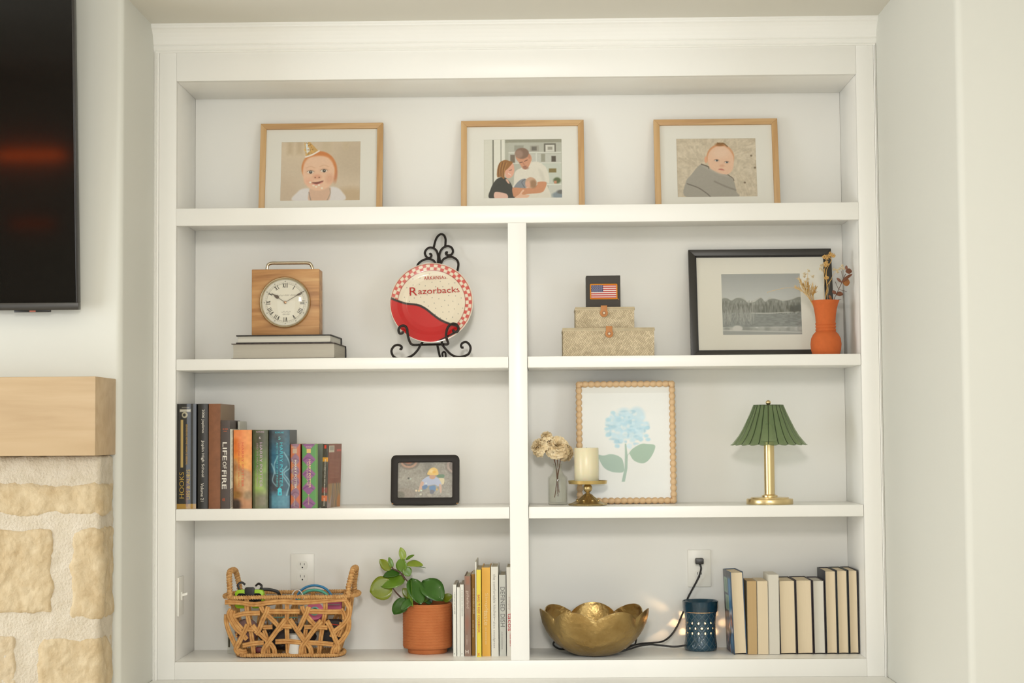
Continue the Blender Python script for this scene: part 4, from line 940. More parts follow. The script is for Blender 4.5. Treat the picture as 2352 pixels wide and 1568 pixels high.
# brown plain album with greyish side boards
t, w, h = std_book('brown_album', 'plain brown cloth album between the yearbook and the dark paperback', 479.5, 506, 927, Z3, YBK, .235, bcover('brown', (142, 92, 62), .7, var=.12, vscale=50, bump=.2, bscale=220), None, .003)
box(w/2-.0002, w/2+.0006, .003, .233, .001, h-.001).build('side_board', M('album_side', (150, 128, 106), .7), t)
std_book('cookery_paperback', 'dark grey paperback with bold white lettering beside the brown album', 507.5, 528, 965, Z3, YBK, .17, bcover('charcoal', (76, 64, 58), .5), None, .001,
         (('LIFE', 516.5, 1036, 42, 10, (228, 222, 210), 'down', .012), ('OF', 516, 1068, 16, 8.5, (228, 222, 210), 'down', .01), ('FIRE', 515, 1101, 43, 10.5, (228, 222, 210), 'down', .012),
          ('~', 518.3, 985, 13, 3, (196, 96, 52), 'flat'), ('~', 518.3, 990, 9, 2.4, (196, 96, 52), 'flat'), ('~', 514.5, 1147, 8, 8, (176, 82, 44), 'flat')), soft=True)
cvm = Cv(0, 0, 8, 180, 10, 180, (186, 172, 150)); cvm.mottle(2, 60, 3, 26); cvm.rect(0, 0, 4, 180, (206, 206, 190), 1)
for i in range(18): cvm.line([(0, 178-i*2.4), (8, 174-i*2.4)], 1, (60, 40, 36), 1)
std_book('thin_magazine', 'thin pale worn magazine squeezed beside the orange hardback', 528.5, 535, 985, Z3, YBK+.004, .16, bcover('mag', (206, 204, 188), .6), cvm, 0, soft=True)
std_book('slim_notebook', 'slim light grey booklet standing behind the orange hardback', 546, 551, 967, Z3, .13, .12, bcover('pale_grey', (200, 198, 186), .6), None, 0, soft=True)
# three thick fantasy hardbacks
c1 = Cv(0, 0, 42, 180, 44, 180, (226, 130, 62))
c1.rect(0, 0, 42, 40, (232, 140, 84), 20).rect(26, 0, 42, 80, (232, 152, 60), 18, .7).rect(0, 20, 10, 70, (214, 104, 34), 10, .8).rect(0, 62, 42, 110, (230, 158, 70), 26)
c1.poly([(0, 72), (18, 86), (42, 104), (42, 180), (0, 180)], (176, 126, 82), 8).rect(0, 80, 6, 180, (156, 92, 40), 8, .8)
c1.ell(12, 112, 8, 16, (206, 168, 108), 8).ell(30, 128, 10, 26, (202, 158, 112), 10).ell(8, 148, 12, 8, (140, 98, 44), 6).ell(34, 150, 10, 10, (150, 122, 84), 8).ell(4, 172, 16, 14, (58, 44, 36), 8).rect(18, 160, 42, 180, (186, 130, 88), 12, .8).mottle(8, 30, 3, 9)
red1 = (206, 78, 52)
std_book('fantasy_hardback', 'thick orange and tan hardback with red lettering', 536.5, 578.5, 987, Z3, YBK, .15, bcover('tan_jacket', (168, 112, 62), .4), c1, .0035,
         (('HARRY POTTER', 558, 1067, 102, 5.5, (214, 96, 60), 'down'), ('AND THE DEATHLY HALLOWS', 549, 1067, 100, 4, (212, 96, 60), 'down')), rough=.35)
c2 = Cv(0, 0, 37, 180, 40, 180, (96, 112, 64))
c2.rect(0, 0, 37, 40, (76, 74, 54), 24).rect(0, 50, 14, 130, (84, 124, 56), 14).rect(22, 70, 37, 100, (130, 160, 76), 16, .9).ell(10, 125, 20, 30, (138, 164, 84), 16).poly([(0, 110), (14, 122), (37, 142), (37, 152), (10, 140)], (150, 174, 92), 8)
c2.rect(0, 145, 37, 180, (128, 122, 98), 20).rect(0, 0, 5, 180, (52, 56, 34), 6, .8).rect(33, 0, 37, 180, (70, 70, 46), 4, .6).mottle(8, 30, 4, 8)
lil = (196, 166, 190)
std_book('fantasy_hardback', 'thick green hardback with lilac lettering', 580.5, 616, 987, Z3, YBK, .15, bcover('green_jacket', (70, 80, 46), .4), c2, .0035,
         (('HARRY POTTER', 600, 1067, 102, 6, lil, 'down'), ('AND THE HALF-BLOOD PRINCE', 591.5, 1067, 100, 4, (172, 140, 150), 'down'), ('6', 597.5, 1005, 4, 6, (214, 200, 206), 'flat'), ('ROWLING', 598, 991.5, 18, 3, (206, 170, 196), 'flat')), rough=.35)
c3 = Cv(0, 0, 47, 180, 50, 180, (70, 92, 110))
c3.rect(0, 0, 47, 40, (66, 76, 82), 30).ell(8, 80, 20, 46, (44, 96, 122), 18).ell(40, 70, 12, 60, (40, 92, 110), 14).rect(0, 100, 30, 146, (66, 66, 72), 18, .9).rect(0, 146, 47, 180, (86, 138, 156), 16).rect(0, 0, 5, 180, (20, 30, 36), 6, .8).rect(43, 60, 47, 150, (8, 42, 54), 4, .8)
for p in ([(6, 78), (12, 96), (8, 116), (16, 128)], [(34, 52), (44, 70), (46, 88), (34, 100), (46, 120), (40, 150)], [(40, 84), (30, 100), (40, 118), (46, 128)], [(20, 60), (12, 80), (14, 100)]): c3.line(p, 2.4, (150, 190, 200), 2.4, .8)
c3.mottle(10, 34, 5, 8).rect(20, 137, 29, 150, (60, 190, 206), .8).poly([(18.5, 137), (24.5, 131), (30.5, 137)], (60, 190, 206), 1, False).rect(23, 143, 26.5, 147.5, (70, 100, 140), .8)
cy = (66, 190, 206)
std_book('fantasy_hardback', 'thick dark blue hardback with cyan lettering', 618.5, 665.5, 987, Z3, YBK, .15, bcover('blue_jacket', (30, 40, 46), .4), c3, .004,
         (('HARRY POTTER', 646.5, 1067, 102, 7, cy, 'down'), ('AND THE ORDER OF THE PHOENIX', 637, 1067, 102, 5, (86, 180, 186), 'down'), ('ROWLING', 642.5, 993, 20, 4, cy, 'flat'), ('5', 642.5, 1006, 5, 7, (110, 196, 196), 'flat')), rough=.3)
# paperbacks
c4 = Cv(0, 0, 23, 147, 28, 147, (188, 104, 64))
for yy in (-2, 36, 62, 86, 112, 142): c4.poly([(11.5, yy-15), (24, yy), (11.5, yy+15), (-1, yy)], (140, 104, 122), 2, False).line([(2, yy+4), (11, yy-2), (20, yy+3)], 2, (118, 84, 104), 2)
c4.rect(20, 0, 23, 147, (190, 84, 58), 2).rect(5, 11, 15, 22, (186, 160, 136), 1)
std_book('fantasy_paperback', 'orange and mauve patterned paperback between the blue hardback and green paperback', 667.5, 690, 1019, Z3, YBK, .132, bcover('orange_pb', (180, 78, 50), .4), c4, .001,
         (('HARRY POTTER', 679, 1089, 66, 5, (216, 214, 196), 'down', .01), ('AND THE PRISONER OF AZKABAN', 672.7, 1089, 70, 2.6, (214, 206, 150), 'down'), ('ROWLING', 676, 1150, 24, 2.4, (214, 206, 190), 'down'), ('ROWLING', 675.5, 1026.5, 11, 3, (220, 200, 180), 'flat')), soft=True, rough=.35)
c5 = Cv(0, 0, 36, 147, 40, 147, (84, 142, 74))
for yy in (0, 36, 69, 101, 136): c5.poly([(15, yy-17), (31, yy), (15, yy+17), (0, yy)], (138, 84, 132), 1.6, False).line([(3, yy+2), (13, yy-4), (26, yy+3)], 2.4, (112, 66, 112), 2)
c5.rect(31, 0, 32, 147, (120, 160, 70), 1).rect(32, 0, 36, 147, (90, 132, 54), 2).rect(10.5, 11.5, 20, 21, (214, 178, 106), 1)
std_book('fantasy_paperback', 'green and purple diamond patterned paperback', 694, 730, 1019, Z3, YBK, .132, bcover('green_pb', (74, 110, 42), .4), c5, .001,
         (('HARRY POTTER', 711.5, 1087, 66, 5, (230, 200, 150), 'down', .01), ('AND THE GOBLET OF FIRE', 706, 1087, 54, 2.8, (224, 204, 160), 'down'), ('ROWLING', 709, 1147, 25, 2.6, (222, 196, 140), 'down'), ('ROWLING', 709.5, 1026, 13, 3, (226, 200, 190), 'flat')), soft=True, rough=.35)
c6 = Cv(0, 0, 14, 147, 18, 147, (70, 66, 54)); c6.mottle(4, 20, 2, 14).rect(0, 31, 14, 41, (206, 146, 40), 2).rect(0, 118, 14, 131, (196, 106, 62), 2).rect(4, 3, 9, 11, (206, 62, 40), 1).rect(0, 100, 14, 112, (130, 64, 56), 4)
t, w, h = std_book('fantasy_paperback', 'dark spined paperback turned to show its reddish brown back cover', 737.5, 751, 1019, Z3, YBK, .125, bcover('dark_pb', (110, 70, 52), .45), c6, .001,
         (("HARRY POTTER AND THE SORCERER'S STONE", 744.5, 1096, 84, 3, (222, 216, 200), 'up', .004), ('ROWLING', 744.5, 1152, 18, 2.8, (226, 216, 200), 'up', .004)), yaw=-.2, soft=True, rough=.4); t.rotation_euler.y = .03
c7 = Cv(0, 0, 100, 150, 70, 150, (138, 82, 62)); c7.mottle(6, 10, 2, 8)
for i in range(14): c7.rect(12, 36+i*3.3, 86, 37.3+i*3.3, (164, 116, 96), 1, .7)
c7.rect(4, 4, 44, 20, (206, 198, 176), 1)
for i in range(9): c7.rect(10+i*3.4, 6, 11.6+i*3.4, 15, (110, 104, 96), .6)
c7.rect(62, 13, 96, 18, (196, 90, 76), 1.5).rect(0, 94, 100, 150, (150, 120, 88), 2)
for i in range(26): x = r_.random()*100; c7.line([(x, 95), (x+r_.uniform(-8, 8), 120), (x+r_.uniform(-12, 12), 150)], 4, r_.choice([(196, 158, 96), (120, 112, 96), (150, 130, 120), (184, 140, 90)]), 4, .7)
c7.poly([(0, 118), (14, 140), (30, 120), (26, 150), (0, 150)], (170, 150, 146), 3).ell(90, 140, 18, 20, (192, 126, 66), 8)
side_panel('back_cover_print', c7, w/2+.0004, .001, .124, .0005, h-.0005, printmat(.4), t)

# ================================================================== small tilted frame with rounded corners
yf0 = .115; f = Z(870, 1020, 9.8); lean = .2
cs = Cv(405, 392, 1652, 1235, 150, 101, (140, 134, 122))
cs.a += 14; cs.mottle(8, 6, 3, 12).mottle(40, 26, 4, 8)  # backdrop paled: hazy reflection of the glass put into the print
cs.ell(660, 380, 250, 190, (128, 118, 106), 20).ell(660, 380, 190, 150, (178, 140, 116), 10).ell(660, 380, 140, 105, (110, 96, 84), 12).ell(650, 370, 90, 70, (170, 110, 84), 30)
cs.ell(1700, 480, 230, 220, (130, 122, 112), 30).ell(1680, 480, 170, 170, (166, 146, 134), 12).ell(1690, 480, 130, 130, (128, 116, 106), 12).ell(1100, 480, 120, 200, (116, 112, 104), 120, op=.7)
cs.ell(600, 1130, 220, 120, (150, 138, 124), 80).ell(480, 1150, 90, 80, (104, 100, 82), 40, op=.7).mottle(60, 40, 9, 9)
cs.poly([(1300, 690), (1450, 690), (1440, 760), (1310, 750)], (96, 128, 100), 10).poly([(1320, 780), (1450, 780), (1440, 910), (1330, 900)], (214, 200, 160), 10)
cs.poly([(940, 850), (1060, 740), (1200, 720), (1330, 780), (1400, 930), (1330, 960), (1240, 920), (1100, 940), (960, 960)], (176, 184, 206), 14)
cs.poly([(940, 850), (1000, 870), (960, 1000), (900, 1060), (890, 1010)], (206, 168, 146), 12).poly([(1340, 920), (1390, 930), (1400, 1080), (1370, 1105)], (202, 166, 146), 12)
cs.poly([(960, 960), (1060, 920), (1080, 980), (1000, 1030)], (92, 124, 162), 14).poly([(1130, 960), (1250, 940), (1260, 1050), (1180, 1100), (1130, 1040)], (96, 132, 172), 14).poly([(1150, 1040), (1240, 1060), (1200, 1130), (1140, 1120)], (110, 112, 124), 16).ell(1130, 1160, 50, 34, (170, 160, 146), 14)
cs.ell(1190, 735, 70, 60, (196, 152, 124), 14).poly([(1075, 680), (1130, 560), (1220, 525), (1300, 570), (1320, 690), (1200, 700)], (226, 188, 106), 10).ell(1170, 610, 50, 40, (238, 214, 150), 30, op=.7).ell(1230, 630, 40, 30, (226, 170, 60), 24, op=.8)
for x, y, c_ in ((830, 1055, (226, 206, 170)), (890, 1060, (214, 190, 140)), (940, 1050, (200, 210, 190)), (930, 1140, (200, 196, 176)), (1295, 1030, (206, 170, 90)), (700, 780, (176, 184, 172)), (655, 770, (84, 84, 74)), (1050, 890, (206, 210, 214))): cs.ell(x, y, 24, 22, c_, 10)
a, b_ = P(897, 1100, yf0), P(1054, 1100, yf0); w = b_.x-a.x+.001; zt = P(975, 1044.5, yf0+.03).z; h = (zt-Z3)/math.cos(lean)-.004
sf = thing('small_photo_frame', 'small black rounded frame with photo of a child in a yellow hard hat', 'picture frame', ((a.x+b_.x)/2, yf0, Z3+.004), (-lean, 0, 0))
def rrect(x0, x1, z0, z1, r, n=6):
    o = []
    for cx2, cz2, a0 in ((x1-r, z1-r, 0), (x0+r, z1-r, 90), (x0+r, z0+r, 180), (x1-r, z0+r, 270)):
        o += [(cx2+r*math.cos(math.radians(a0+90*i/n)), cz2+r*math.sin(math.radians(a0+90*i/n))) for i in range(n+1)]
    return o
kf = K(yf0); wx0, wz1 = -w/2+15.8*kf, h-16.2*kf; wx1, wz0 = w/2-16*kf, 16.6*kf
def frame_ring(outer, inner, y0, y1):
    n = len(outer); v = [(x, y0, z) for x, z in outer]+[(x, y0, z) for x, z in inner]+[(x, y1, z) for x, z in outer]+[(x, y1, z) for x, z in inner]
    fs = []
    for i in range(n):
        j = (i+1) % n; fs += [(i, j, n+j, n+i), (2*n+i, 3*n+i, 3*n+j, 2*n+j), (i, 2*n+i, 2*n+j, j), (n+i, n+j, 3*n+j, 3*n+i)]
    return MB().add(v, fs)
chip = M('worn_black_paint', (36, 31, 27), .5, spec=.25, bump=.1, bscale=120)
frame_ring(rrect(-w/2, w/2, 0, h, .0155), rrect(wx0, wx1, wz0, wz1, .004), 0, .014).build('frame', chip, sf, bevel=.0008)
MB().prism(rrect(-w/2+.004, w/2-.004, .002, h-.002, .014), .010, .013).build('backing', M('frame_backing', (120, 96, 70), .8), sf)
panel('photograph', cs, wx0-.001, wx1+.001, wz0-.001, wz1+.001, .0085, printmat(.35), sf)
box(wx0-.001, wx1+.001, .006, .0072, wz0-.001, wz1+.001).build('glass', pglass, sf)
MB().prism([(-.02, h*.75), (.02, h*.75), (.03, .01), (-.03, .01)], 0, .002, 'y').xf(Matrix.Translation((0, .0135, 0)) @ Matrix.Translation((0, 0, h*.75)) @ Matrix.Rotation(.42, 4, 'X') @ Matrix.Translation((0, 0, -h*.75))).build('easel_leg', M('frame_backing', (120, 96, 70), .8), sf)
for sx in (-1, 1): MB().ball((sx*(w/2-.006), -.0004, .0035), .0028, 8, 6, (1, .3, .6)).build('worn_corner', M('bare_wood_chip', (176, 132, 84), .7), sf, smooth=True)

# ================================================================== bud vase with cream flowers, candle
f = Z(1205, 970, 7.84); yv2 = .135; bv = P(1281, 1120, yv2); kb = K(yv2)
gv = thing('bud_vase', 'fluted clear glass bud vase holding cream flowers beside the candle', 'vase', (bv.x, yv2, Z3))
def bz_(zy): return P(1281, 970+zy/7.84, yv2).z-(P(1281, 970+1478/7.84, yv2).z)
R0 = 22*kb
flute = lambda t_, r, z: (r*(1+.022*abs(math.cos(t_*14))) if .004 < z < bz_(985) else r, z)
op = [(.0005, .0), (R0*.94, 0), (R0, .003), (R0, bz_(1000)), (R0*.97, bz_(975)), (R0*.8, bz_(950)), (R0*.62, bz_(915)), (R0*.5, bz_(870)), (R0*.455, bz_(820)), (R0*.44, bz_(760)), (R0*.52, bz_(738)),
      (R0*.44, bz_(740)), (R0*.37, bz_(770)), (R0*.38, bz_(820)), (R0*.42, bz_(870)), (R0*.54, bz_(920)), (R0*.74, bz_(965)), (R0*.9, bz_(1000)), (R0*.9, .008), (.0005, .006)]
MB().lathe(op, 84, rad=flute).build('glass_body', thin_glass('bud_glass', (.972, .975, .955), 1.4, 1.0, .04), gv, smooth=True, angle=60)
petm = M('cream_petal', (248, 232, 198), .85, var=.06, vscale=90, rgb2=(240, 214, 166)); stm = M('flower_stem', (108, 74, 52), .7)
rf = random.Random(3)
def flower(lab, cxz, r_px, tilt, path_z, seed, nl=5):
    t = thing('cream_flower', lab, 'flower', (bv.x, yv2, Z3+.008), group='cream flowers in the bud vase')
    def lp(q, y=yv2): p = P(*f(*q), y); return Vector((p.x-bv.x, y-yv2, p.z-Z3-.008))
    c_ = lp(cxz); pth = [lp(q) for q in path_z]+[c_]
    MB().tube(smooth_path(pth, 6), .0012, 7).build('stem', stm, t, smooth=True)
    b = MB(); Rr = r_px/7.84*kb; ax = Vector(tilt).normalized(); rr = random.Random(seed)
    u = ax.orthogonal().normalized(); v = ax.cross(u)
    for layer in range(nl):
        n = 8+layer*3; op_ = .12+1.45*layer/(nl-1); L_ = Rr*(.62+.5*layer/(nl-1))
        for i in range(n):
            th = 2*math.pi*(i+.5*(layer % 2)+rr.uniform(-.2, .2))/n
            rd = u*math.cos(th)+v*math.sin(th); tn = ax.cross(rd); o_ = op_+rr.uniform(-.15, .15); vs_ = []; nl_, nw = 5, 6
            for a in range(nl_+1):
                s_ = a/nl_
                ang = o_*(.45+.75*s_); q0 = c_-ax*Rr*.35+(rd*math.sin(ang)+ax*math.cos(ang))*(L_*s_)
                wv = Rr*.5*(.2+.8*s_)
                for k in range(nw+1):
                    e = k/nw*2-1
                    ruf = rr.uniform(-.1, .1)*Rr*s_*s_
                    vs_.append(q0+tn*(e*wv*.62)+ax*(ruf+Rr*.14*e*e*s_)-rd*(Rr*.1*e*e))
            b.add(vs_, [(a*(nw+1)+k, a*(nw+1)+k+1, (a+1)*(nw+1)+k+1, (a+1)*(nw+1)+k) for a in range(nl_) for k in range(nw)])
    b.build('bloom', petm, t, smooth=True, angle=180)
flower('ruffled cream flower facing left, lowest bloom in the bud vase', (225, 420), 172, (-.75, -.45, .35), [(600, 1330), (575, 900), (540, 700), (430, 520)], 5)
flower('ruffled cream flower facing front in the middle of the bud vase', (590, 400), 212, (.05, -.8, .55), [(560, 1200), (600, 900), (590, 680), (588, 560)], 9, 6)
flower('small ruffled cream flower at the top of the bud vase', (385, 215), 112, (-.2, -.3, .95), [(620, 1260), (590, 950), (545, 700), (480, 420)], 13, 4)
flower('ruffled cream flower turned down behind the candle', (800, 560), 150, (.75, .35, -.15), [(540, 1350), (610, 900), (655, 640), (700, 580)], 17)
brass = M('antique_brass', (206, 182, 130), .33, .9, var=.2, vscale=120); brass2 = M('brushed_brass', (226, 202, 152), .28, 1.0)
ych = .085; cc = P(1350, 1130, ych); kc = K(ych); zb_ = P(1350, 1161.0, ych-44*kc).z
ch = thing('candle_holder', 'antique brass pedestal candle holder with ornate scalloped foot', 'candle holder', (cc.x, ych, Z3))
def hz(py): return P(1350, py, ych).z-P(1350, 1157.5, ych).z
def scal(t_, r, z): return (r*(1+.045*math.cos(8*t_)) if z < .012 else r*(1+.05*math.cos(16*t_)*max(0, min(1, (hz(1128)-z)/.02))), z)
MB().lathe([(.001, 0), (41*kc, 0), (43*kc, .002), (42*kc, .005), (37*kc, .0065), (33*kc, .009), (27*kc, .013), (22*kc, .018), (15*kc, .026), (8.5*kc, .034), (5.5*kc, hz(1131)), (5*kc, hz(1128)), (.001, hz(1127))], 96, rad=scal).build('foot', brass, ch, smooth=True, angle=70)
for i in range(8):
    t_ = 2*math.pi*(i+.5)/8; MB().ball((26*kc*math.cos(t_), 26*kc*math.sin(t_), .0155), .0042, 10, 6, (1, 1, .8)).build('foot_bead', brass, ch, smooth=True)
MB().ball((0, 0, hz(1118)), 10.3*kc, 20, 14).build('knop', brass, ch, smooth=True)
MB().lathe([(.001, hz(1109)), (12*kc, hz(1109.5)), (30*kc, hz(1109)), (43.5*kc, hz(1108)), (45*kc, hz(1100.5)), (44*kc, hz(1100.5)), (42*kc, hz(1105.5)), (.001, hz(1105.5))], 56).build('drip_tray', M('tray_brass', (204, 178, 118), .28, 1.0), ch, smooth=True, angle=40)
cd = P(1347, 1060, ych); ct = P(1347, 1028, ych).z-Z3-hz(1105.5)
cdl = thing('pillar_candle', 'ivory pillar candle standing on the brass holder', 'candle', (cd.x, ych, Z3+hz(1105.5)))
MB().lathe([(.001, 0), (27.6*kc, 0), (28*kc, .001), (28*kc, ct-.001), (27.4*kc, ct), (23*kc, ct-.001), (21*kc, ct-.004), (.001, ct-.005)], 48).build('wax', M('ivory_wax', (224, 214, 180), .3, sub=.25, spec=.5), cdl, smooth=True, angle=40)
MB().tube([(0, 0, ct-.006), (.0005, 0, ct-.001), (.001, 0, ct+.001)], .0007, 5).build('wick', M('wick', (60, 52, 44), .9), cdl)

# ================================================================== beaded frame with hydrangea print
yb = .168; f = Z(1200, 860, 4.9); lean = .055
kb2 = K(yb); a, b_ = P(1325, 1158, yb), P(1555, 1157, yb); w = b_.x-a.x; zt = P(1438, 874.5, yb+.02).z; zbm = Z3; h = (zt-zbm)/math.cos(lean)
bf = thing('beaded_frame', 'pale wood bobbin beaded frame with a blue hydrangea print', 'picture frame', ((a.x+b_.x)/2, yb, zbm), (-lean, 0, 0))
bwd = M('bead_wood', (222, 190, 148), .55, var=.1, vscale=40, rgb2=(212, 174, 130)); rb = 7.2*kb2
def bead_mesh(ln):
    me = MB().lathe([(rb*(.66+.38*math.sin(math.pi*i/8)**.8), -ln/2+ln*i/8) for i in range(9)], 14)
    return me
nh, nv = 14, 18; Lh, Lv = w-4*rb, h-4*rb
mh = bead_mesh(Lh/nh).xf(Matrix.Rotation(H, 4, 'Y')).build('bead', bwd, bf, smooth=True, angle=70); mv = bead_mesh(Lv/nv).build('bead', bwd, bf, smooth=True, angle=70)
firsth = firstv = True
for zz in (rb, h-rb):
    for i in range(nh):
        o = mh if firsth else mh.copy()
        if not firsth: COL.objects.link(o)
        firsth = False; o.location = (-w/2+2*rb+Lh*(i+.5)/nh, 0, zz)
for xx in (-w/2+rb, w/2-rb):
    for i in range(nv):
        o = mv if firstv else mv.copy()
        if not firstv: COL.objects.link(o)
        firstv = False; o.location = (xx, 0, 2*rb+Lv*(i+.5)/nv)
for sx in (-1, 1):
    for zz, s_ in ((rb, 1), (h-rb, -1)):
        MB().tube([(sx*(w/2-rb), 0, zz+s_*rb*1.05), (sx*(w/2-rb), 0, zz), (sx*(w/2-rb*2.05), 0, zz)], rb*.98, 14).ball((sx*(w/2-rb), 0, zz), rb*.98, 14, 10).build('corner_block', bwd, bf, smooth=True)
cvb = Cv(675, 140, 1662, 1398, 200, 256, (238, 238, 232))
rb_ = random.Random(11)
blob = lambda x, y, rx, ry, c_, o_=.8, s_=14: cvb.ell(x, y, rx, ry, c_, s_, op=o_)
for (x, y, rx, ry) in ((1170, 560, 130, 120), (1290, 480, 90, 100), (1240, 620, 140, 110), (1090, 700, 90, 80), (1080, 530, 70, 70), (1350, 600, 60, 50), (1150, 440, 70, 50), (1040, 620, 60, 60)): blob(x, y, rx, ry, (192, 222, 234), .75, 40)
for i in range(150):
    a_ = rb_.random()*6.28; q = 250*math.sqrt(rb_.random()); x, y = 1185+q*math.cos(a_)*.95, 610+q*math.sin(a_)*.9
    blob(x, y, rb_.uniform(10, 34), rb_.uniform(8, 26), rb_.choice([(172, 212, 228), (196, 226, 238), (206, 232, 242), (150, 196, 214), (232, 236, 234)]), .55, 12)
for (x, y) in ((970, 690), (985, 520), (1400, 610), (1410, 740), (1330, 740), (1070, 810), (1030, 440), (1390, 700), (960, 620)): blob(x, y, 26, 20, (176, 216, 230), .8)
cvb.poly([(1155, 785), (1170, 785), (1185, 930), (1180, 1060), (1150, 1205), (1115, 1205), (1150, 1050), (1155, 900)], (166, 190, 172), 6, False)
cvb.poly([(1180, 930), (1230, 850), (1330, 790), (1400, 790), (1485, 808), (1460, 900), (1400, 980), (1335, 1003), (1250, 970), (1200, 895)], (164, 190, 166), 5)
cvb.poly([(858, 912), (920, 915), (1000, 900), (1080, 920), (1130, 970), (1140, 1090), (1050, 1102), (970, 1080), (910, 1030)], (166, 190, 172), 5)
def bl(zx, zy): p = P(*f(zx, zy), yb+.01); return p.x-(a.x+b_.x)/2, (p.z-zbm)/math.cos(lean)
panel('print', cvb, -w/2+2*rb-.004, w/2-2*rb+.004, 2*rb-.004, h-2*rb+.004, .003, printmat(.6), bf)
box(-w/2+2*rb-.006, w/2-2*rb+.006, -.0005, .0005, 2*rb-.006, h-2*rb+.006).build('glass', pglass, bf)
box(-w/2+rb, w/2-rb, .004, .007, rb, h-rb).build('backing', M('frame_backing', (120, 96, 70), .8), bf)

# ================================================================== lamp with green fluted glass shade
yl = .088; lc = P(1767, 1080, yl); kl = K(yl); zl0 = P(1767, 1158.5, yl-.05).z
lp_ = thing('table_lamp', 'small brass table lamp with pleated green glass shade', 'lamp', (lc.x, yl, Z3))
def lz(py): return P(1767, py, yl).z-P(1767, 1154.5, yl).z
MB().lathe([(.001, 0), (52.5*kl, 0), (53*kl, .0015), (53*kl, lz(1143.5)), (52*kl, lz(1142)), (44*kl, lz(1141.5)), (43*kl, lz(1139)), (20*kl, lz(1137.5)), (.001, lz(1137))], 64).build('base', brass2, lp_, smooth=True, angle=35)
MB().lathe([(.001, lz(1137.6)), (18*kl, lz(1137.6)), (18*kl, lz(1134.5)), (12.5*kl, lz(1132)), (.001, lz(1131))], 40).build('collar', brass2, lp_, smooth=True, angle=35)
MB().lathe([(.001, lz(1133)), (11.8*kl, lz(1133)), (11.8*kl, lz(1012)), (9*kl, lz(1010)), (.001, lz(1009))], 32).build('pole', brass2, lp_, smooth=True, angle=35)
MB().lathe([(.001, lz(1010)), (17*kl, lz(1010)), (18*kl, lz(1004)), (15*kl, lz(985)), (10*kl, lz(972)), (.001, lz(968))], 24).build('bulb', M('frosted_bulb', (206, 208, 190), .4), lp_, smooth=True)
MB().lathe([(.001, lz(968)), (2*kl, lz(968)), (2*kl, lz(926)), (.001, lz(926))], 12).build('shade_rod', brass2, lp_, smooth=True)
MB().ball((0, 0, lz(921.5)), 5.8*kl, 16, 12).build('finial', brass2, lp_, smooth=True)
MB().lathe([(.001, lz(927)), (30*kl, lz(927.5)), (30.5*kl, lz(926.5)), (.001, lz(926))], 32).build('shade_cap', M('dark_cap', (36, 44, 28), .4), lp_, smooth=True)
def shade_glass():
    m = bpy.data.materials.new('green_shade_glass'); m.use_nodes = True; N, L = m.node_tree.nodes, m.node_tree.links; N.remove(N['Principled BSDF'])
    tr = N.new('ShaderNodeBsdfTransparent'); tr.inputs[0].default_value = (.84, .90, .77, 1)
    tl = N.new('ShaderNodeBsdfTranslucent'); tl.inputs[0].default_value = (.50, .60, .40, 1)
    df = N.new('ShaderNodeBsdfDiffuse'); df.inputs[0].default_value = (.20, .27, .14, 1)
    gl = N.new('ShaderNodeBsdfGlossy'); gl.inputs['Roughness'].default_value = .06
    fr = schlick(N, L, 1.45)
    m1 = N.new('ShaderNodeMixShader'); m1.inputs[0].default_value = .3; L.new(tr.outputs[0], m1.inputs[1]); L.new(tl.outputs[0], m1.inputs[2])
    m2 = N.new('ShaderNodeMixShader'); m2.inputs[0].default_value = .13; L.new(m1.outputs[0], m2.inputs[1]); L.new(df.outputs[0], m2.inputs[2])
    m3 = N.new('ShaderNodeMixShader'); L.new(fr.outputs[0], m3.inputs[0]); L.new(m2.outputs[0], m3.inputs[1]); L.new(gl.outputs[0], m3.inputs[2])
    L.new(m3.outputs[0], N['Material Output'].inputs[0]); return m
sg = shade_glass(); NF = 22; prof = [(32.5, 926.5), (35, 933), (41, 948), (49, 966), (57, 983), (65, 997), (74, 1009), (80, 1014.5), (83, 1016.5)]
for i in range(NF):                                    # each glass flute is a pane of its own
    t0 = -H+2*math.pi*(i-.5)/NF; vs_ = []; nw = 8
    for (r, py) in prof:
        for k in range(nw+1):
            q = k/nw; t_ = t0+2*math.pi/NF*q; rr = r*kl*(1+.075*math.sin(math.pi*q)-.02)
            vs_.append((rr*math.cos(t_), rr*math.sin(t_), lz(py)+(.0025*(abs(2*q-1)**2-1) if py > 1010 else 0)))
    m_ = len(prof); o = MB().add(vs_, [(j*(nw+1)+k, j*(nw+1)+k+1, (j+1)*(nw+1)+k+1, (j+1)*(nw+1)+k) for j in range(m_-1) for k in range(nw)]).build('shade_flute', sg, lp_, smooth=True, angle=180)
    so = o.modifiers.new('thick', 'SOLIDIFY'); so.thickness = .0016
    MB().tube([(r*kl*.975*math.cos(t0), r*kl*.975*math.sin(t0), lz(py)) for r, py in prof], .0011, 5).build('shade_rib', M('dark_green_rib', (40, 52, 30), .3), lp_, smooth=True)

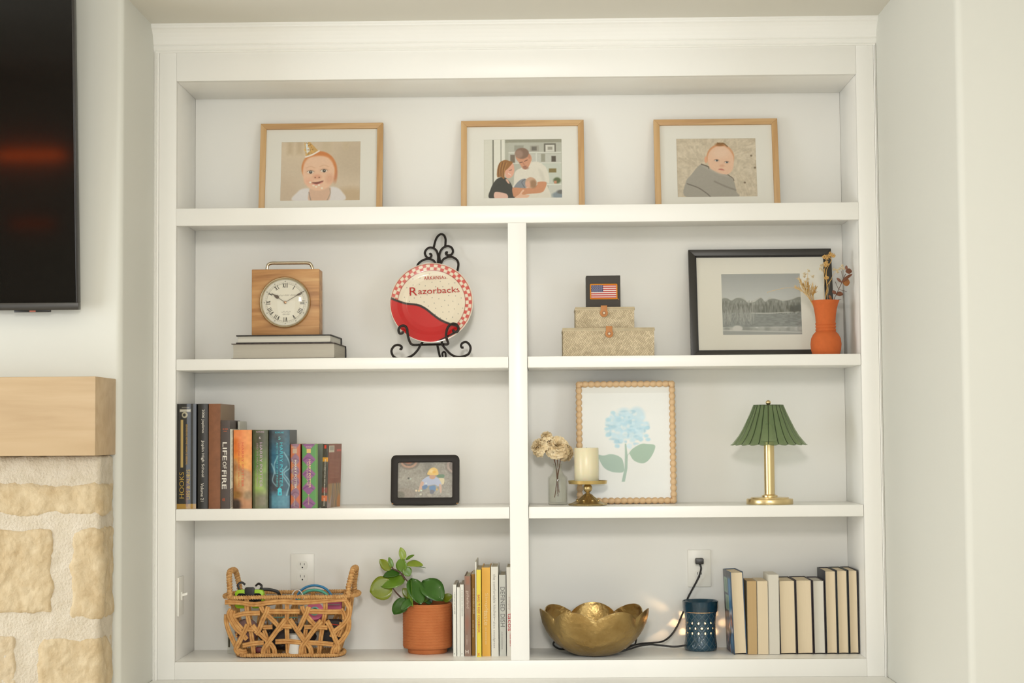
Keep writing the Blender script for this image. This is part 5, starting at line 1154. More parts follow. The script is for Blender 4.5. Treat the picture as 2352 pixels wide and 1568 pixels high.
# ================================================================== BOTTOM LEFT: outlets, switch, basket
plm = M('plate_white', (238, 235, 226), .35); slot = M('slot_dark', (40, 36, 32), .6); shd = M('socket_white', (232, 229, 219), .35)
def outlet(label, pl_, pr_, pt, pb_):
    a, b_ = P(pl_, (pt+pb_)/2, D), P(pr_, (pt+pb_)/2, D); zt, zb2_ = P((pl_+pr_)/2, pt, D).z, P((pl_+pr_)/2, pb_, D).z
    w, h = b_.x-a.x, zt-zb2_; t = thing('wall_outlet', label, 'outlet', ((a.x+b_.x)/2, D, (zt+zb2_)/2))
    box(-w/2, w/2, -.006, 0, -h/2, h/2).build('cover_plate', plm, t, bevel=.002)
    for s_ in (1, -1):
        zc_ = s_*h*.172; c_ = []
        for i in range(32):
            q = 2*math.pi*i/32; c_.append((.0172*math.cos(q), zc_+max(-.0132, min(.0132, .0172*math.sin(q)))))
        so = MB().prism(c_, -.0075, -.004).build('socket', shd, t)
        for dx_, hh in ((-.0062, .0078), (.0062, .0064)): box(dx_-.0008, dx_+.0008, -.0079, -.006, zc_+.0005, zc_+.0005+hh).build('slot', slot, so)
        MB().lathe([(.0001, .0004), (.0024, .0004), (.0024, 0)], 12).xf(Matrix.Translation((0, -.0075, zc_-.0065)) @ Matrix.Rotation(H, 4, 'X')).build('ground_hole', slot, so)
    MB().lathe([(.0001, .0008), (.0026, .0006), (.003, 0)], 12).xf(Matrix.Translation((0, -.006, 0)) @ Matrix.Rotation(H, 4, 'X')).build('screw', plm, t)
    return t
outlet('white duplex wall outlet on the back panel above the wicker basket', 668.5, 722, 1271, 1352)
outlet('white duplex wall outlet with a black plug above the blue warmer', 1579.5, 1632.5, 1262, 1347)
a = PX(406, 1330, 0.0); ysw = .03; zt, zb2_ = P(405, 1326, .03).z, P(406, 1416, .03).z
sw = thing('light_switch', 'white toggle light switch plate on the inner left side panel', 'switch', (0, ysw, (zt+zb2_)/2)); hsw = (zt-zb2_)/2
box(0, .006, 0, .074, -hsw, hsw).build('cover_plate', plm, sw, bevel=.002)
MB().prism([(.005, -.012), (.009, -.012), (.009, .012), (.005, .012)], .032, .042, 'y').build('toggle_collar', plm, sw)
MB().prism([(.006, -.002), (.024, .003), (.024, .011), (.006, .006)], .034, .040, 'y').build('toggle', plm, sw, bevel=.001)

f = Z(490, 1250, 5.6); ybf, ybb = .06, .235
wick = M('water_hyacinth', (222, 172, 108), .75, var=.3, vscale=55, vstretch=(1, 1, 1), rgb2=(180, 124, 66), bump=.4, bscale=160)
wick2 = M('water_hyacinth_rope', (226, 180, 118), .75, var=.35, vscale=90, rgb2=(176, 122, 66), bump=.5, bscale=200)
bk0 = P(654, 1440, .15)
bk = thing('wicker_basket', 'open weave water hyacinth basket with two upright handles', 'basket', (bk0.x, .15, 0))
zB = P(654, 1508, .085).z
def fy(z): return ybf+.03*max(0, 1-z/.13)          # front wall leans outward to the top
def bp(q, dy=0.0):
    y = ybf
    for _ in range(4): p = P(*f(*q), y); y = fy(p.z)+dy
    p = P(*f(*q), y); return Vector((p.x-bk0.x, y-.15, max(p.z, .004)))
def strand(pts, dy=0.0, r=.0042, n=2, sep=.0050, mat=wick, name='strand', conv=True):
    pth = smooth_path([bp(q, dy) for q in pts] if conv else [Vector(q) for q in pts], 6); b = MB()
    for s_ in ([0] if n == 1 else [-1, 1]):
        o = []
        for i, q in enumerate(pth):
            a_ = pth[max(0, i-1)]; c_ = pth[min(len(pth)-1, i+1)]; d_ = (c_-a_).normalized(); sd = d_.cross(Vector((0, 1, 0)))
            if sd.length < .2: sd = Vector((0, 0, 1))
            tw = math.sin(i*.55+(0 if s_ > 0 else math.pi))*.0007
            o.append(q+sd.normalized()*(sep*.68*s_)+Vector((0, tw, 0)))
        b.tube(o, r*.80, 7)
    return b.build(name, mat, bk, smooth=True)
def rope(path, r, name, pitch=.0075, closed=False, mat=wick2):
    """rope core wrapped by a visible coil"""
    path = smooth_path(path, 6, closed); b = MB()
    d_ = [0]
    for i in range(1, len(path)): d_.append(d_[-1]+(path[i]-path[i-1]).length)
    tot = d_[-1]; n = int(tot/pitch*10)
    b.tube(path, r*.78, 8, closed)
    co = []
    j = 0
    for i in range(n+1):
        s_ = tot*i/n
        while j < len(d_)-2 and d_[j+1] < s_: j += 1
        t_ = (s_-d_[j])/max(1e-9, d_[j+1]-d_[j]); q = path[j].lerp(path[j+1], min(1, t_)); tg = (path[j+1]-path[j]).normalized()
        nn = tg.cross(Vector((.3, 1, .2))).normalized(); bb = tg.cross(nn); an = 2*math.pi*s_/pitch
        co.append(q+(nn*math.cos(an)+bb*math.sin(an))*r*.72)
    b.tube(co, r*.42, 5)
    return b.build(name, mat, bk, smooth=True)
TL, TR_ = bp((190, 680)), bp((1735, 665)); BL, BR = bp((350, 1420)), bp((1575, 1420)); BK = ybb-.15
rope([TL, (TL+TR_)/2, TR_, TR_+Vector((0, BK-TR_.y, -.002)), (TL+TR_)/2+Vector((0, BK-TL.y, -.002)), TL+Vector((0, BK-TL.y, -.002))], .0062, 'rim', closed=True)
rope([BL, (BL+BR)/2, BR, BR+Vector((0, BK-BR.y-.02, 0)), (BL+BR)/2+Vector((0, BK-BR.y-.02, 0)), BL+Vector((0, BK-BL.y-.02, 0))], .0062, 'base_rim', closed=True)
for (X_, T_) in ((-1, [(215, 680), (205, 560), (185, 430), (175, 375)]), (1, [(1735, 665), (1735, 560), (1760, 420), (1775, 345)])):
    pts = [bp(q) for q in T_]; y1 = .02
    top = [Vector((p.x, p.y+.045*(i/3)**1.4, p.z)) for i, p in enumerate(pts)]
    back = [Vector((p.x, -p.y+2*.0, p.z)) for p in reversed(top)]
    mid = top[-1]+Vector((0, (-.0-top[-1].y)*.6, .003))
    rope(top+[mid]+[Vector((q.x, .0+abs(q.y)*.9, q.z)) for q in reversed(top)], .0085, 'handle', .009)
# front lattice
for pts, r, dy in (
    ([(150, 740), (330, 745), (520, 770), (700, 750), (900, 735), (1100, 745), (1300, 735), (1500, 715), (1720, 700)], .0052, -.004),
    ([(270, 920), (400, 890), (600, 880)], .0050, -.001), ([(720, 860), (900, 862), (1110, 860)], .0052, -.001), ([(1240, 860), (1450, 865), (1650, 865)], .0052, -.001),
    ([(430, 700), (430, 830), (450, 960), (470, 1060), (495, 1200), (520, 1420)], .0046, .003), ([(950, 690), (948, 860), (945, 1000), (950, 1200), (962, 1430)], .0046, .003), ([(1440, 690), (1440, 850), (1415, 1000), (1385, 1180), (1355, 1420)], .0046, .003),
    ([(700, 1290), (705, 1350), (712, 1420)], .0044, .002), ([(1160, 1280), (1168, 1350), (1175, 1420)], .0044, .002),
    ([(610, 790), (640, 850), (720, 930), (820, 1030), (880, 1100)], .0048, .000), ([(705, 800), (680, 880), (630, 980), (590, 1090), (545, 1150)], .0052, -.004),
    ([(1140, 790), (1160, 850), (1220, 940), (1290, 1020), (1350, 1090)], .0048, .000), ([(1225, 800), (1200, 880), (1150, 980), (1110, 1070), (1060, 1120)], .0052, -.004),
    ([(930, 960), (870, 1040), (780, 1160), (700, 1270), (650, 1345), (640, 1410)], .0054, -.005), ([(980, 960), (1040, 1050), (1110, 1150), (1175, 1240), (1245, 1330), (1262, 1410)], .0054, -.003),
    ([(1390, 980), (1320, 1060), (1240, 1170), (1180, 1250), (1140, 1310), (1125, 1410)], .0054, -.005), ([(1460, 980), (1510, 1070), (1560, 1200), (1600, 1300), (1590, 1390)], .0054, -.003),
    ([(440, 1030), (400, 1120), (340, 1240), (290, 1345), (340, 1405)], .0054, -.005), ([(500, 1040), (570, 1120), (640, 1190), (710, 1250), (775, 1330), (790, 1410)], .0052, -.002),
    ([(230, 830), (200, 900), (240, 1000), (300, 1090), (370, 1150), (430, 1220)], .0050, -.003), ([(260, 850), (250, 920), (300, 1010), (370, 1090)], .0046, -.001), ([(170, 900), (170, 1010), (210, 1140), (270, 1270), (330, 1390)], .0050, .003),
    ([(1700, 720), (1750, 820), (1740, 930), (1660, 1040), (1570, 1110), (1520, 1190)], .0052, -.002), ([(1640, 830), (1680, 900), (1690, 960)], .0046, .001), ([(1745, 960), (1735, 1090), (1660, 1220), (1560, 1320), (1530, 1400)], .0054, -.002), ([(1650, 1000), (1640, 1090), (1600, 1180)], .0044, .004),
    ([(380, 1300), (500, 1275), (650, 1260)], .0052, -.001), ([(800, 1250), (950, 1245), (1130, 1260)], .0052, -.001), ([(1220, 1260), (1380, 1270), (1545, 1285)], .0052, -.001),
    ([(640, 1065), (760, 1060)], .0044, .004), ([(890, 1050), (1010, 1055)], .0046, -.004), ([(420, 1085), (520, 1095)], .0046, -.004), ([(1350, 1060), (1470, 1070)], .0046, -.004), ([(1170, 1060), (1290, 1060)], .0042, .004),
    ([(320, 1360), (380, 1380), (430, 1370)], .0050, -.002), ([(650, 1100), (680, 1180), (700, 1240)], .0042, .005), ([(1190, 1090), (1180, 1180), (1170, 1240)], .0042, .005)):
    strand(pts, dy, r)
# back and end walls, simpler lattice
for zf in (.34, .62, .88):
    l = BL.lerp(TL, zf); r2 = BR.lerp(TR_, zf); strand([(l.x, BK-.006*(1-zf), l.z), ((l.x+r2.x)/2, BK, l.z), (r2.x, BK-.006*(1-zf), r2.z)], conv=False)
    for e in (l, r2): strand([(e.x, e.y, e.z), (e.x, (e.y+BK)/2, e.z), (e.x, BK, e.z)], conv=False)
for i in range(7):
    s_ = (i+.5)/7; q0, q1 = BL.lerp(BR, s_), TL.lerp(TR_, s_); strand([(q0.x, BK-.02, q0.z), (q0.lerp(q1, .5).x, BK-.008, (q0.z+q1.z)/2), (q1.x, BK, q1.z)], conv=False)
    if i < 6:
        q2 = TL.lerp(TR_, (i+1.5)/7); strand([(q0.x, BK-.018, q0.z+.01), (q2.x, BK-.002, q2.z-.02)], conv=False)
for (q0, q1) in ((BL, TL), (BR, TR_)):
    for s_ in (.3, .7): strand([(q0.x, q0.y+(BK-.02-q0.y)*s_, q0.z), (q0.lerp(q1, .5).x*1.03, q0.y+(BK-q0.y)*s_, (q0.z+q1.z)/2), (q1.x, q1.y+(BK-q1.y)*s_, q1.z)], conv=False)
box(BL.x+.002, BR.x-.002, BL.y+.002, BK-.02, .003, .007).build('base', wick, bk)
# things in the basket
bx0 = bk0.x
def bpt(zx, zy, y): p = P(*f(zx, zy), y); return Vector((p.x, y, p.z))
def in_basket(name, label, cat, q, y): c_ = bpt(*q, y); return thing(name, label, cat, c_), c_
lime = M('lime_plastic', (160, 206, 30), .4); blkp = M('black_rubber', (30, 28, 27), .45)
t, c_ = in_basket('swim_goggles', 'lime green swim goggles with black rubber strap in the wicker basket', 'goggles', (470, 690), .105)
for dx_ in (-.024, .024):
    MB().prism(rrect(dx_-.02, dx_+.02, -.030, .026, .012), -.012, .012).build('lens_cup', lime, t, bevel=.003)
    MB().prism(rrect(dx_-.013, dx_+.013, -.02, .016, .009), -.0135, -.011).build('lens', M('dark_lens', (24, 26, 28), .15), t)
MB().prism(rrect(-.014, .016, -.010, .034, .006), -.014, -.004).build('nose_bridge', blkp, t, bevel=.002)
for sx, dz in ((-1, .004), (1, .0)):
    MB().tube(smooth_path([(sx*.03, 0, .022), (sx*.036, .0, .036+dz), (sx*.026, .004, .043+dz), (sx*.016, .008, .036+dz)], 5), .0036, 7, flat=.6).build('buckle', blkp, t, smooth=True)
MB().tube(smooth_path([(.03, .004, .026), (.06, .012, .024), (.085, .02, .012), (.07, .03, -.02), (-.05, .035, -.02), (-.04, .01, .02)], 6), .005, 7, flat=.4).build('strap', blkp, t, smooth=True)
def arch(name, label, cat, q, y, rx, rz, tube_r, mat, flat=2.2, a0=0, a1=180):
    t, c_ = in_basket(name, label, cat, q, y)
    MB().tube([(rx*math.cos(math.radians(a_)), 0, rz*math.sin(math.radians(a_))) for a_ in range(a0, a1+1, 9)], tube_r, 8, flat=flat).build('band', mat, t, smooth=True)
    MB().ball((rx, 0, 0), tube_r*1.1, 8, 6).build('end_tip', mat, t, smooth=True)
    return t
arch('headband', 'blue arched headband poking out of the wicker basket', 'headband', (1300, 720), .165, .055, .046, .0038, M('headband_blue', (70, 140, 190), .5), 2.4)
arch('headband', 'mint green arched headband in front of the blue one', 'headband', (1300, 730), .150, .047, .034, .0045, M('headband_mint', (96, 178, 156), .5), 2.2)
arch('cable_loop', 'thin white cable loop beside the headbands in the basket', 'cable', (1080, 720), .12, .019, .032, .0016, M('cable_white', (220, 216, 208), .5), 1.0)
t, c_ = in_basket('tape_roll', 'bright pink tape roll seen through the basket weave', 'tape', (1310, 870), .125)
MB().lathe([(.014, -.012), (.027, -.012), (.027, .012), (.014, .012)], 28, close=True).xf(Matrix.Rotation(1.2, 4, 'X')).build('ring', M('tape_pink', (222, 110, 150), .45), t, smooth=True, angle=40)
MB().lathe([(.010, -.012), (.014, -.012), (.014, .012), (.010, .012)], 28, close=True).xf(Matrix.Rotation(1.2, 4, 'X')).build('core', M('tape_mint', (130, 200, 186), .5), t, smooth=True, angle=40)
t, c_ = in_basket('pink_case', 'folded magenta pouch at the right end of the basket', 'pouch', (1560, 800), .14)
MB().prism(rrect(-.024, .022, -.02, .018, .006), -.012, .012).build('body', M('pouch_magenta', (182, 84, 122), .6), t, bevel=.004); box(-.02, .018, -.0135, -.012, .006, .009).build('zip', M('zip_grey', (150, 140, 140), .4), t)
t, c_ = in_basket('black_pouch', 'black nylon pouch low in the right of the basket', 'pouch', (1530, 1090), .12)
MB().prism(rrect(-.034, .03, -.046, .03, .01), -.02, .02).build('body', M('nylon_black', (38, 33, 32), .6), t, bevel=.008); MB().tube([(-.028, -.021, .02), (.0, -.022, .018), (.026, -.021, .014)], .0016, 6).build('zip', M('zip_red', (190, 60, 44), .5), t)
t, c_ = in_basket('white_jar', 'small white plastic jar in the middle of the basket', 'jar', (1060, 1250), .105)
MB().lathe([(.001, -.034), (.025, -.034), (.027, -.030), (.027, .008), (.023, .012), (.001, .012)], 28).build('body', M('jar_white', (222, 220, 214), .4), t, smooth=True, angle=40); MB().lathe([(.001, .024), (.021, .024), (.022, .022), (.022, .011), (.001, .011)], 28).build('lid', M('jar_lid', (206, 204, 198), .4), t, smooth=True, angle=40)
t, c_ = in_basket('clear_bag', 'clear plastic zip bag with small parts in the basket', 'bag', (870, 1180), .135)
b = MB(); n_ = 12
cl_v = [Vector(((i/n_-.5)*.10, .012*mnoise.noise(Vector((i*.6, j*.6, 2))), (j/n_-.5)*.11+.0)) for j in range(n_+1) for i in range(n_+1)]
b.add(cl_v, [(j*(n_+1)+i, j*(n_+1)+i+1, (j+1)*(n_+1)+i+1, (j+1)*(n_+1)+i) for j in range(n_) for i in range(n_)]).build('film', thin_glass('bag_film', (.72, .72, .70), 1.5, 1.6, .15), t, smooth=True)
MB().tube([(-.05, 0, .056), (0, .002, .057), (.05, 0, .056)], .0018, 6).build('seal', M('seal_mint', (120, 176, 160), .5), t)
t, c_ = in_basket('mauve_ball', 'mauve fabric ball at the left of the basket', 'ball', (430, 1110), .125)
MB().ball((0, 0, 0), .036, 20, 14).build('cover', M('ball_mauve', (152, 118, 116), .8, bump=.4, bscale=200), t, smooth=True); MB().tube([(.0365*math.cos(q/10), 0, .0365*math.sin(q/10)) for q in range(0, 63, 3)], .0008, 5).build('seam', M('seam_mauve', (116, 84, 84), .8), t)
t, c_ = in_basket('toy_car', 'tiny dark red toy car on the basket floor', 'toy', (590, 1370), .11)
MB().prism([(-.02, -.004), (.02, -.004), (.02, .004), (.012, .006), (.006, .012), (-.008, .012), (-.014, .006), (-.02, .005)], -.008, .008).build('body', M('toy_red', (120, 40, 48), .4), t, bevel=.001)
for dx_ in (-.012, .012):
    for dy_ in (-.008, .008): MB().lathe([(.0001, -.0015), (.0045, -.0015), (.0045, .0015), (.0001, .0015)], 14).xf(Matrix.Translation((dx_, dy_, -.004)) @ Matrix.Rotation(H, 4, 'X')).build('wheel', blkp, t)
t, c_ = in_basket('dark_cloth', 'crumpled charcoal cloth filling the bottom of the basket', 'cloth', (950, 1180), .155)
b = MB(); b.ball((0, 0, 0), .05, 28, 18, (1.7, .55, .8)); b.v = [tuple(Vector(v)*(1+.16*mnoise.noise(Vector(v)*40))) for v in b.v]; b.build('folds', M('cloth_charcoal', (70, 62, 62), .9), t, smooth=True, angle=180)
t = thing('clear_acrylic_sheet', 'upright clear acrylic card stand at the left behind the basket', 'card stand', (P(524, 1480, .19).x, .19, 0))
box(-.002, .05, 0, .002, 0, .085).build('sheet', thin_glass('acrylic', (.95, .95, .93), 1.3), t); box(.0, .006, -.001, .0, .02, .05).build('label_strip', M('strip_dark', (70, 64, 44), .6), t)

# ================================================================== potted plant
f = Z(830, 1240, 5.406); ypp = .2; pp0 = P(982, 1450, ypp); kp = K(ypp); zp0 = P(982, 1498.5, ypp).z
pt_ = thing('potted_plant', 'bushy green peperomia in a ridged terracotta pot', 'potted plant', (pp0.x, ypp, 0))
def pz(py): return P(982, py, ypp).z-zp0
terr = M('terracotta_pot', (200, 122, 70), .8, var=.08, vscale=20, rgb2=(186, 106, 56))
nr = 46; R1 = 56.3*kp; z0_, z1_ = pz(1484), pz(1386)
prof = [(.001, 0), (43*kp, 0), (44.5*kp, .002), (45*kp, pz(1489)), (50*kp, pz(1487.5)), (54.5*kp, pz(1486))]
for i in range(nr):
    for dz, dr in ((.15, 0), (.5, .0006), (.85, 0)): prof.append((R1-.0006*(i % 3 == 0)+dr-.0005, z0_+(z1_-z0_)*(i+dz)/nr))
prof += [(R1-.001, pz(1385)), (R1-.004, pz(1385)), (R1-.006, pz(1390)), (R1-.007, pz(1400)), (.001, pz(1401))]
MB().lathe(prof, 72).build('pot', terr, pt_, smooth=True, angle=60)
MB().lathe([(.001, pz(1393)), (R1*.5, pz(1392)), (R1-.007, pz(1395))], 32).build('soil', M('potting_soil', (60, 44, 34), .95, bump=.8, bscale=120), pt_, smooth=True)
def lpp(q):
    y = ypp if len(q) < 3 else ypp+q[2]; p = P(*f(q[0], q[1]), y); return Vector((p.x-pp0.x, y-ypp, p.z))
stemg = M('plant_stem', (86, 58, 44), .6)
for pts in ([(730, 830), (720, 760), (680, 640), (600, 540), (520, 440), (525, 330), (535, 250)], [(600, 830), (520, 740), (440, 660), (395, 600), (370, 540)], [(545, 490), (480, 400), (400, 360), (380, 330)], [(700, 830, .01), (760, 700, .01), (790, 560, .01)]):
    MB().tube(smooth_path([lpp(q) for q in pts], 6), [.0026, .002], 7).build('stem', stemg, pt_, smooth=True)
def gl_(n, c_): return M('leaf_'+n, c_, .28, var=.12, vscale=30, coat=.25)
gL, gM, gD, gY = gl_('light', (150, 172, 50)), gl_('mid', (106, 144, 38)), gl_('dark', (58, 104, 28)), gl_('olive', (132, 146, 24))
LV = [((530, 250), (488, 90), 92, (.3, -1, .2), gL, .05, .12), ((552, 245), (658, 182), 52, (.1, -.6, .8), gM, .08, .1), ((555, 300), (768, 312), 118, (.1, -.6, .8), gL, .12, .1), ((540, 320), (800, 346), 44, (0, -.25, 1), gD, .04, .1),
      ((505, 395), (495, 222), 150, (-.3, -1, .2), gM, .05, .1), ((362, 375), (228, 236), 118, (-.3, -1, .1), gY, .05, .1), ((382, 350), (342, 208), 66, (.5, -1, 0), gM, .05, .1), ((540, 335), (600, 450), 120, (.3, -1, 0), gM, .04, .1, ),
      ((482, 402), (268, 450), 128, (-.1, -.7, .75), gD, .12, .15), ((390, 560), (104, 640), 300, (-.2, -1, .1), gY, .03, .08), ((545, 480), (238, 570), 190, (-.1, -.8, .55), gM, .08, .1), ((545, 715, -.03), (400, 915, -.05), 215, (-.5, -.9, .2), gD, -.08, .25),
      ((640, 730, -.06), (496, 868, -.08), 110, (-.4, -1, .3), gD, .1, .1), ((600, 480, -.03), (630, 822, -.08), 120, (-.9, -.6, .1), gM, .05, .3), ((620, 470, -.03), (740, 800, -.07), 230, (.45, -.9, .2), gD, .05, .15), ((760, 500, -.02), (1010, 752, -.05), 290, (.2, -.8, .5), gD, .12, .15),
      ((1010, 750, .02), (1128, 680, .02), 110, (.2, -.8, .4), gY, .05, .1), ((640, 720, .015), (510, 600, .015), 120, (-.2, -1, .2), gY, .05, .1), ((745, 770, -.01), (880, 640, -.01), 90, (.3, -1, .2), gM, .05, .1), ((700, 640, .02), (600, 500, .02), 130, (0, -1, .2), gY, .04, .1), ((880, 780, .0), (770, 690, .0), 110, (0, -1, .3), gD, .04, .1)]
for e in LV:
    (b0, t0, w_, nrm, m_, bend, cup) = e[:7]; q0, q1 = lpp(b0), lpp(t0)
    leaf(pt_, q0, q1, w_/5.406*kp, nrm, m_, bend, cup, .85)

# ================================================================== cookbooks
ycb = .10
Y_ = (224, 214, 196)
def cb(label, l, r, top, y, cover, texts=(), cv=None, dep=.17, name='cookbook', grp=None, soft=True, pages=PAGES, round_=.0006): return std_book(name, label, l, r, top, 0.0, y, dep, cover, cv, round_, texts, soft=soft, pages=pages, pyc=1430, group=grp)
wcov = bcover('white_matte', (226, 224, 214), .55); pgg = M('pages_taupe', (170, 160, 146), .9)  # booklet pages in a darker grey-beige
gry = (150, 148, 140)
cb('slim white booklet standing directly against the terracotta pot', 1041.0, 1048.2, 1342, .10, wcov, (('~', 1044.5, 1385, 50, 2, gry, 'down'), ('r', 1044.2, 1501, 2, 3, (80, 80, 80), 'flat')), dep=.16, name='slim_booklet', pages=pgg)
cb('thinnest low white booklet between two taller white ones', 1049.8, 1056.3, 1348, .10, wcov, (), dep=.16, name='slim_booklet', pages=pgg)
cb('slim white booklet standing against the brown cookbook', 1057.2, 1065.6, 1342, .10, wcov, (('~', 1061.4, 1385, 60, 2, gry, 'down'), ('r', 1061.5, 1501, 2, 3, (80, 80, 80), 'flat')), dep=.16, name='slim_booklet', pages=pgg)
cvg = Cv(0, 0, 15, 186, 18, 186, (136, 108, 92)); cvg.mottle(3, 14, 3, 9).rect(4, 2, 12, 20, (160, 104, 76), 4, .7).ell(6, 110, 4, 16, (150, 96, 76), 6, op=.7)
cb('brown grey cookbook with pale script lettering', 1067.2, 1081.5, 1322, .10, bcover('taupe', (130, 104, 88), .6), (('gatherland', 1073.8, 1376, 40, 8, (206, 186, 170), 'down'), ('~', 1072.5, 1469, 20, 3.4, (176, 152, 138), 'down'), ('H', 1072.8, 1496, 7, 8, (214, 202, 190), 'flat', .03)), cvg, soft=False)
cb('thin mustard cookbook between the brown and white spines', 1083.4, 1091.2, 1318, .115, bcover('mustard', (160, 112, 30), .55), (('~', 1087.8, 1380, 58, 4.2, (214, 182, 120), 'down'), ('~', 1086.8, 1444, 40, 3.4, (206, 176, 116), 'down')), dep=.16)
cb('tall very thin white book rising above the yellow cookbook', 1092.2, 1094.8, 1290, .085, wcov, (), dep=.18)
cb('bright yellow cookbook with red lettering', 1095.2, 1105.2, 1308, .082, bcover('lemon', (226, 204, 66), .5), (("BAKE IT! KIDS' COOKBOOK", 1100, 1409, 86, 5.4, (196, 92, 62), 'down', .01), ('Z', 1099.5, 1502, 5, 5, (214, 84, 40), 'flat', .02)))
cb('thick orange yellow cookbook with pale lettering', 1107.2, 1126.5, 1303, .098, bcover('marigold', (226, 172, 68), .5), (('Simple', 1117, 1385, 46, 9, (232, 202, 140), 'down'), ('taste', 1116, 1418, 34, 9, (234, 206, 146), 'down'), ('~', 1116, 1460, 40, 3.6, (230, 196, 126), 'down')), soft=False)
cb('thick white cookbook with thin grey lettering', 1128.3, 1144.8, 1301, .098, wcov, (('the comfortable kitchen', 1136, 1368, 98, 6.5, (164, 160, 154), 'down'), ('alex snodgrass', 1135, 1457, 60, 6, (164, 160, 154), 'down'), ('|', 1136, 1421, 8, 1, (164, 160, 154), 'down')), soft=False)
cb('light grey cookbook with large dark grey capitals', 1147.0, 1162.2, 1320, .098, bcover('pale_silver', (196, 196, 188), .5), (('DEFINED DISH', 1154.5, 1393, 90, 10, (112, 112, 108), 'down'), ('ALEX SNODGRASS', 1153, 1470, 40, 3.4, (150, 148, 142), 'down')), soft=False)
cb('white cookbook with red lettering half hidden by the centre post', 1164.0, 1173.6, 1302, .098, bcover('white_cream', (222, 218, 208), .5), (('simply', 1170, 1385, 30, 7, (206, 190, 182), 'down'), ('tacos', 1170.5, 1428, 40, 8, (196, 78, 84), 'down'), ('~', 1172, 1468, 30, 2.4, (206, 120, 120), 'down')), soft=False)

# ================================================================== BOTTOM RIGHT: hammered bowl
yb5 = .117; bc5 = P(1365, 1450, yb5); RB = .1585
bw5 = thing('petal_bowl', 'hammered gold metal bowl with scalloped petal rim', 'bowl', (bc5.x, yb5, 0))
gold = M('hammered_gold', (186, 158, 104), .34, 1.0, var=.25, vscale=14, rgb2=(150, 120, 70), bump=.5, bscale=75)
ztip, zval = .143, .115
def bowlv(s_, t_, inner):
    lobe = abs(math.cos(3.5*(t_-H)))            # seven petals, one at the back
    top = zval+(ztip-zval)*lobe**.8
    r = .032+(RB*(1+.03*lobe)-.032)*math.sin(s_*H)**.92; z = top*(1-math.cos(s_*H))**.86
    r *= 1+.055*(lobe-.6)*s_*s_
    if inner: r -= .003; z += .003*(1-s_)
    d_ = Vector((r*math.cos(t_), r*math.sin(t_), z))
    ham = .0011*mnoise.noise(Vector((math.cos(t_)*r, math.sin(t_)*r, z))*85)
    return d_+Vector((math.cos(t_), math.sin(t_), -.4))*ham
b = MB(); ns, nt_ = 40, 196
for inner in (0, 1):
    vs_ = [bowlv(i/ns, 2*math.pi*k/nt_, inner) for i in range(ns+1) for k in range(nt_)]
    b.add(vs_, [(i*nt_+k, i*nt_+(k+1) % nt_, (i+1)*nt_+(k+1) % nt_, (i+1)*nt_+k) for i in range(ns) for k in range(nt_)])
o0, o1 = ns*nt_, (ns+1)*nt_+ns*nt_
b.f += [(o0+k, o0+(k+1) % nt_, o1+(k+1) % nt_, o1+k) for k in range(nt_)]
b.f += [tuple(range(nt_-1, -1, -1)), tuple((ns+1)*nt_+k for k in range(nt_))]
b.build('bowl_shell', gold, bw5, smooth=True, angle=70)
MB().lathe([(.030, .0), (.033, .0), (.034, .004), (.030, .004)], 40, close=True).build('foot_ring', gold, bw5, smooth=True)

# ================================================================== blue wax warmer, cord and plug
f = Z(1220, 1240, 5.113); yw = .222; wc = P(1609, 1440, yw); kw = K(yw); zw0 = P(1609, 1494, yw).z
wm = thing('wax_warmer', 'teal blue quilted ceramic wax warmer glowing through pinholes', 'wax warmer', (wc.x, yw, 0))
def wz(py): return P(1609, py, yw).z-zw0
pw = [(33, 1494), (35.5, 1493), (37, 1488), (37, 1480), (35.6, 1470), (34.4, 1458), (34, 1445), (34.3, 1432), (35, 1420), (36, 1410), (37, 1406)]
def wr(z):
    zs = [wz(q) for _, q in pw]; return float(np.interp(z, zs, [r*kw for r, _ in pw]))
nz_, nt_ = 74, 180; zmax = wz(1406)
holes = []
for py, off in ((1430, .5), (1442, 0), (1453, .5)):
    for i in range(14): holes.append((2*math.pi*(i+off)/14-H, wz(py)))
def in_hole(t_, z):
    for ht, hz_ in holes:
        dt = (t_-ht+math.pi) % (2*math.pi)-math.pi; back = math.sin(ht) > .15
        rx, rz = (.0027, .0034) if not back else (.0050, .0058)
        if (dt*.047/rx)**2+((z-hz_)/rz)**2 < 1: return True
    return False
ceram = M('teal_glaze', (28, 66, 84), .18, coat=.4, var=.25, vscale=30, rgb2=(16, 44, 58))
vs_ = []; fs = []; qc = []
for i in range(nz_+1):
    z = zmax*i/nz_
    for k in range(nt_):
        t_ = 2*math.pi*k/nt_; u = 14*t_/(2*math.pi); v = z/.0235
        g1, g2 = abs(((u+v) % 1)-.5)*2, abs(((u-v) % 1)-.5)*2; gr = max(0, (max(g1, g2)-.80)/.20)
        q = wr(z)-.0010*gr; vs_.append((q*math.cos(t_), q*math.sin(t_), z)); n1 = .5+.5*mnoise.noise(Vector((q*math.cos(t_), q*math.sin(t_), z))*60)
        qc.append([lin(c1*(1-.55*gr)+c2*.55*gr) for c1, c2 in zip((26+16*n1, 62+14*n1, 80+14*n1), (132, 134, 128))])
for i in range(nz_):
    for k in range(nt_):
        if in_hole(2*math.pi*(k+.5)/nt_, zmax*(i+.5)/nz_): continue
        fs.append((i*nt_+k, i*nt_+(k+1) % nt_, (i+1)*nt_+(k+1) % nt_, (i+1)*nt_+k))
wo_ = MB().add(vs_, fs).build('body', printmat(.16, .5), wm, smooth=True, angle=180); colour(wo_.data, np.array(qc))
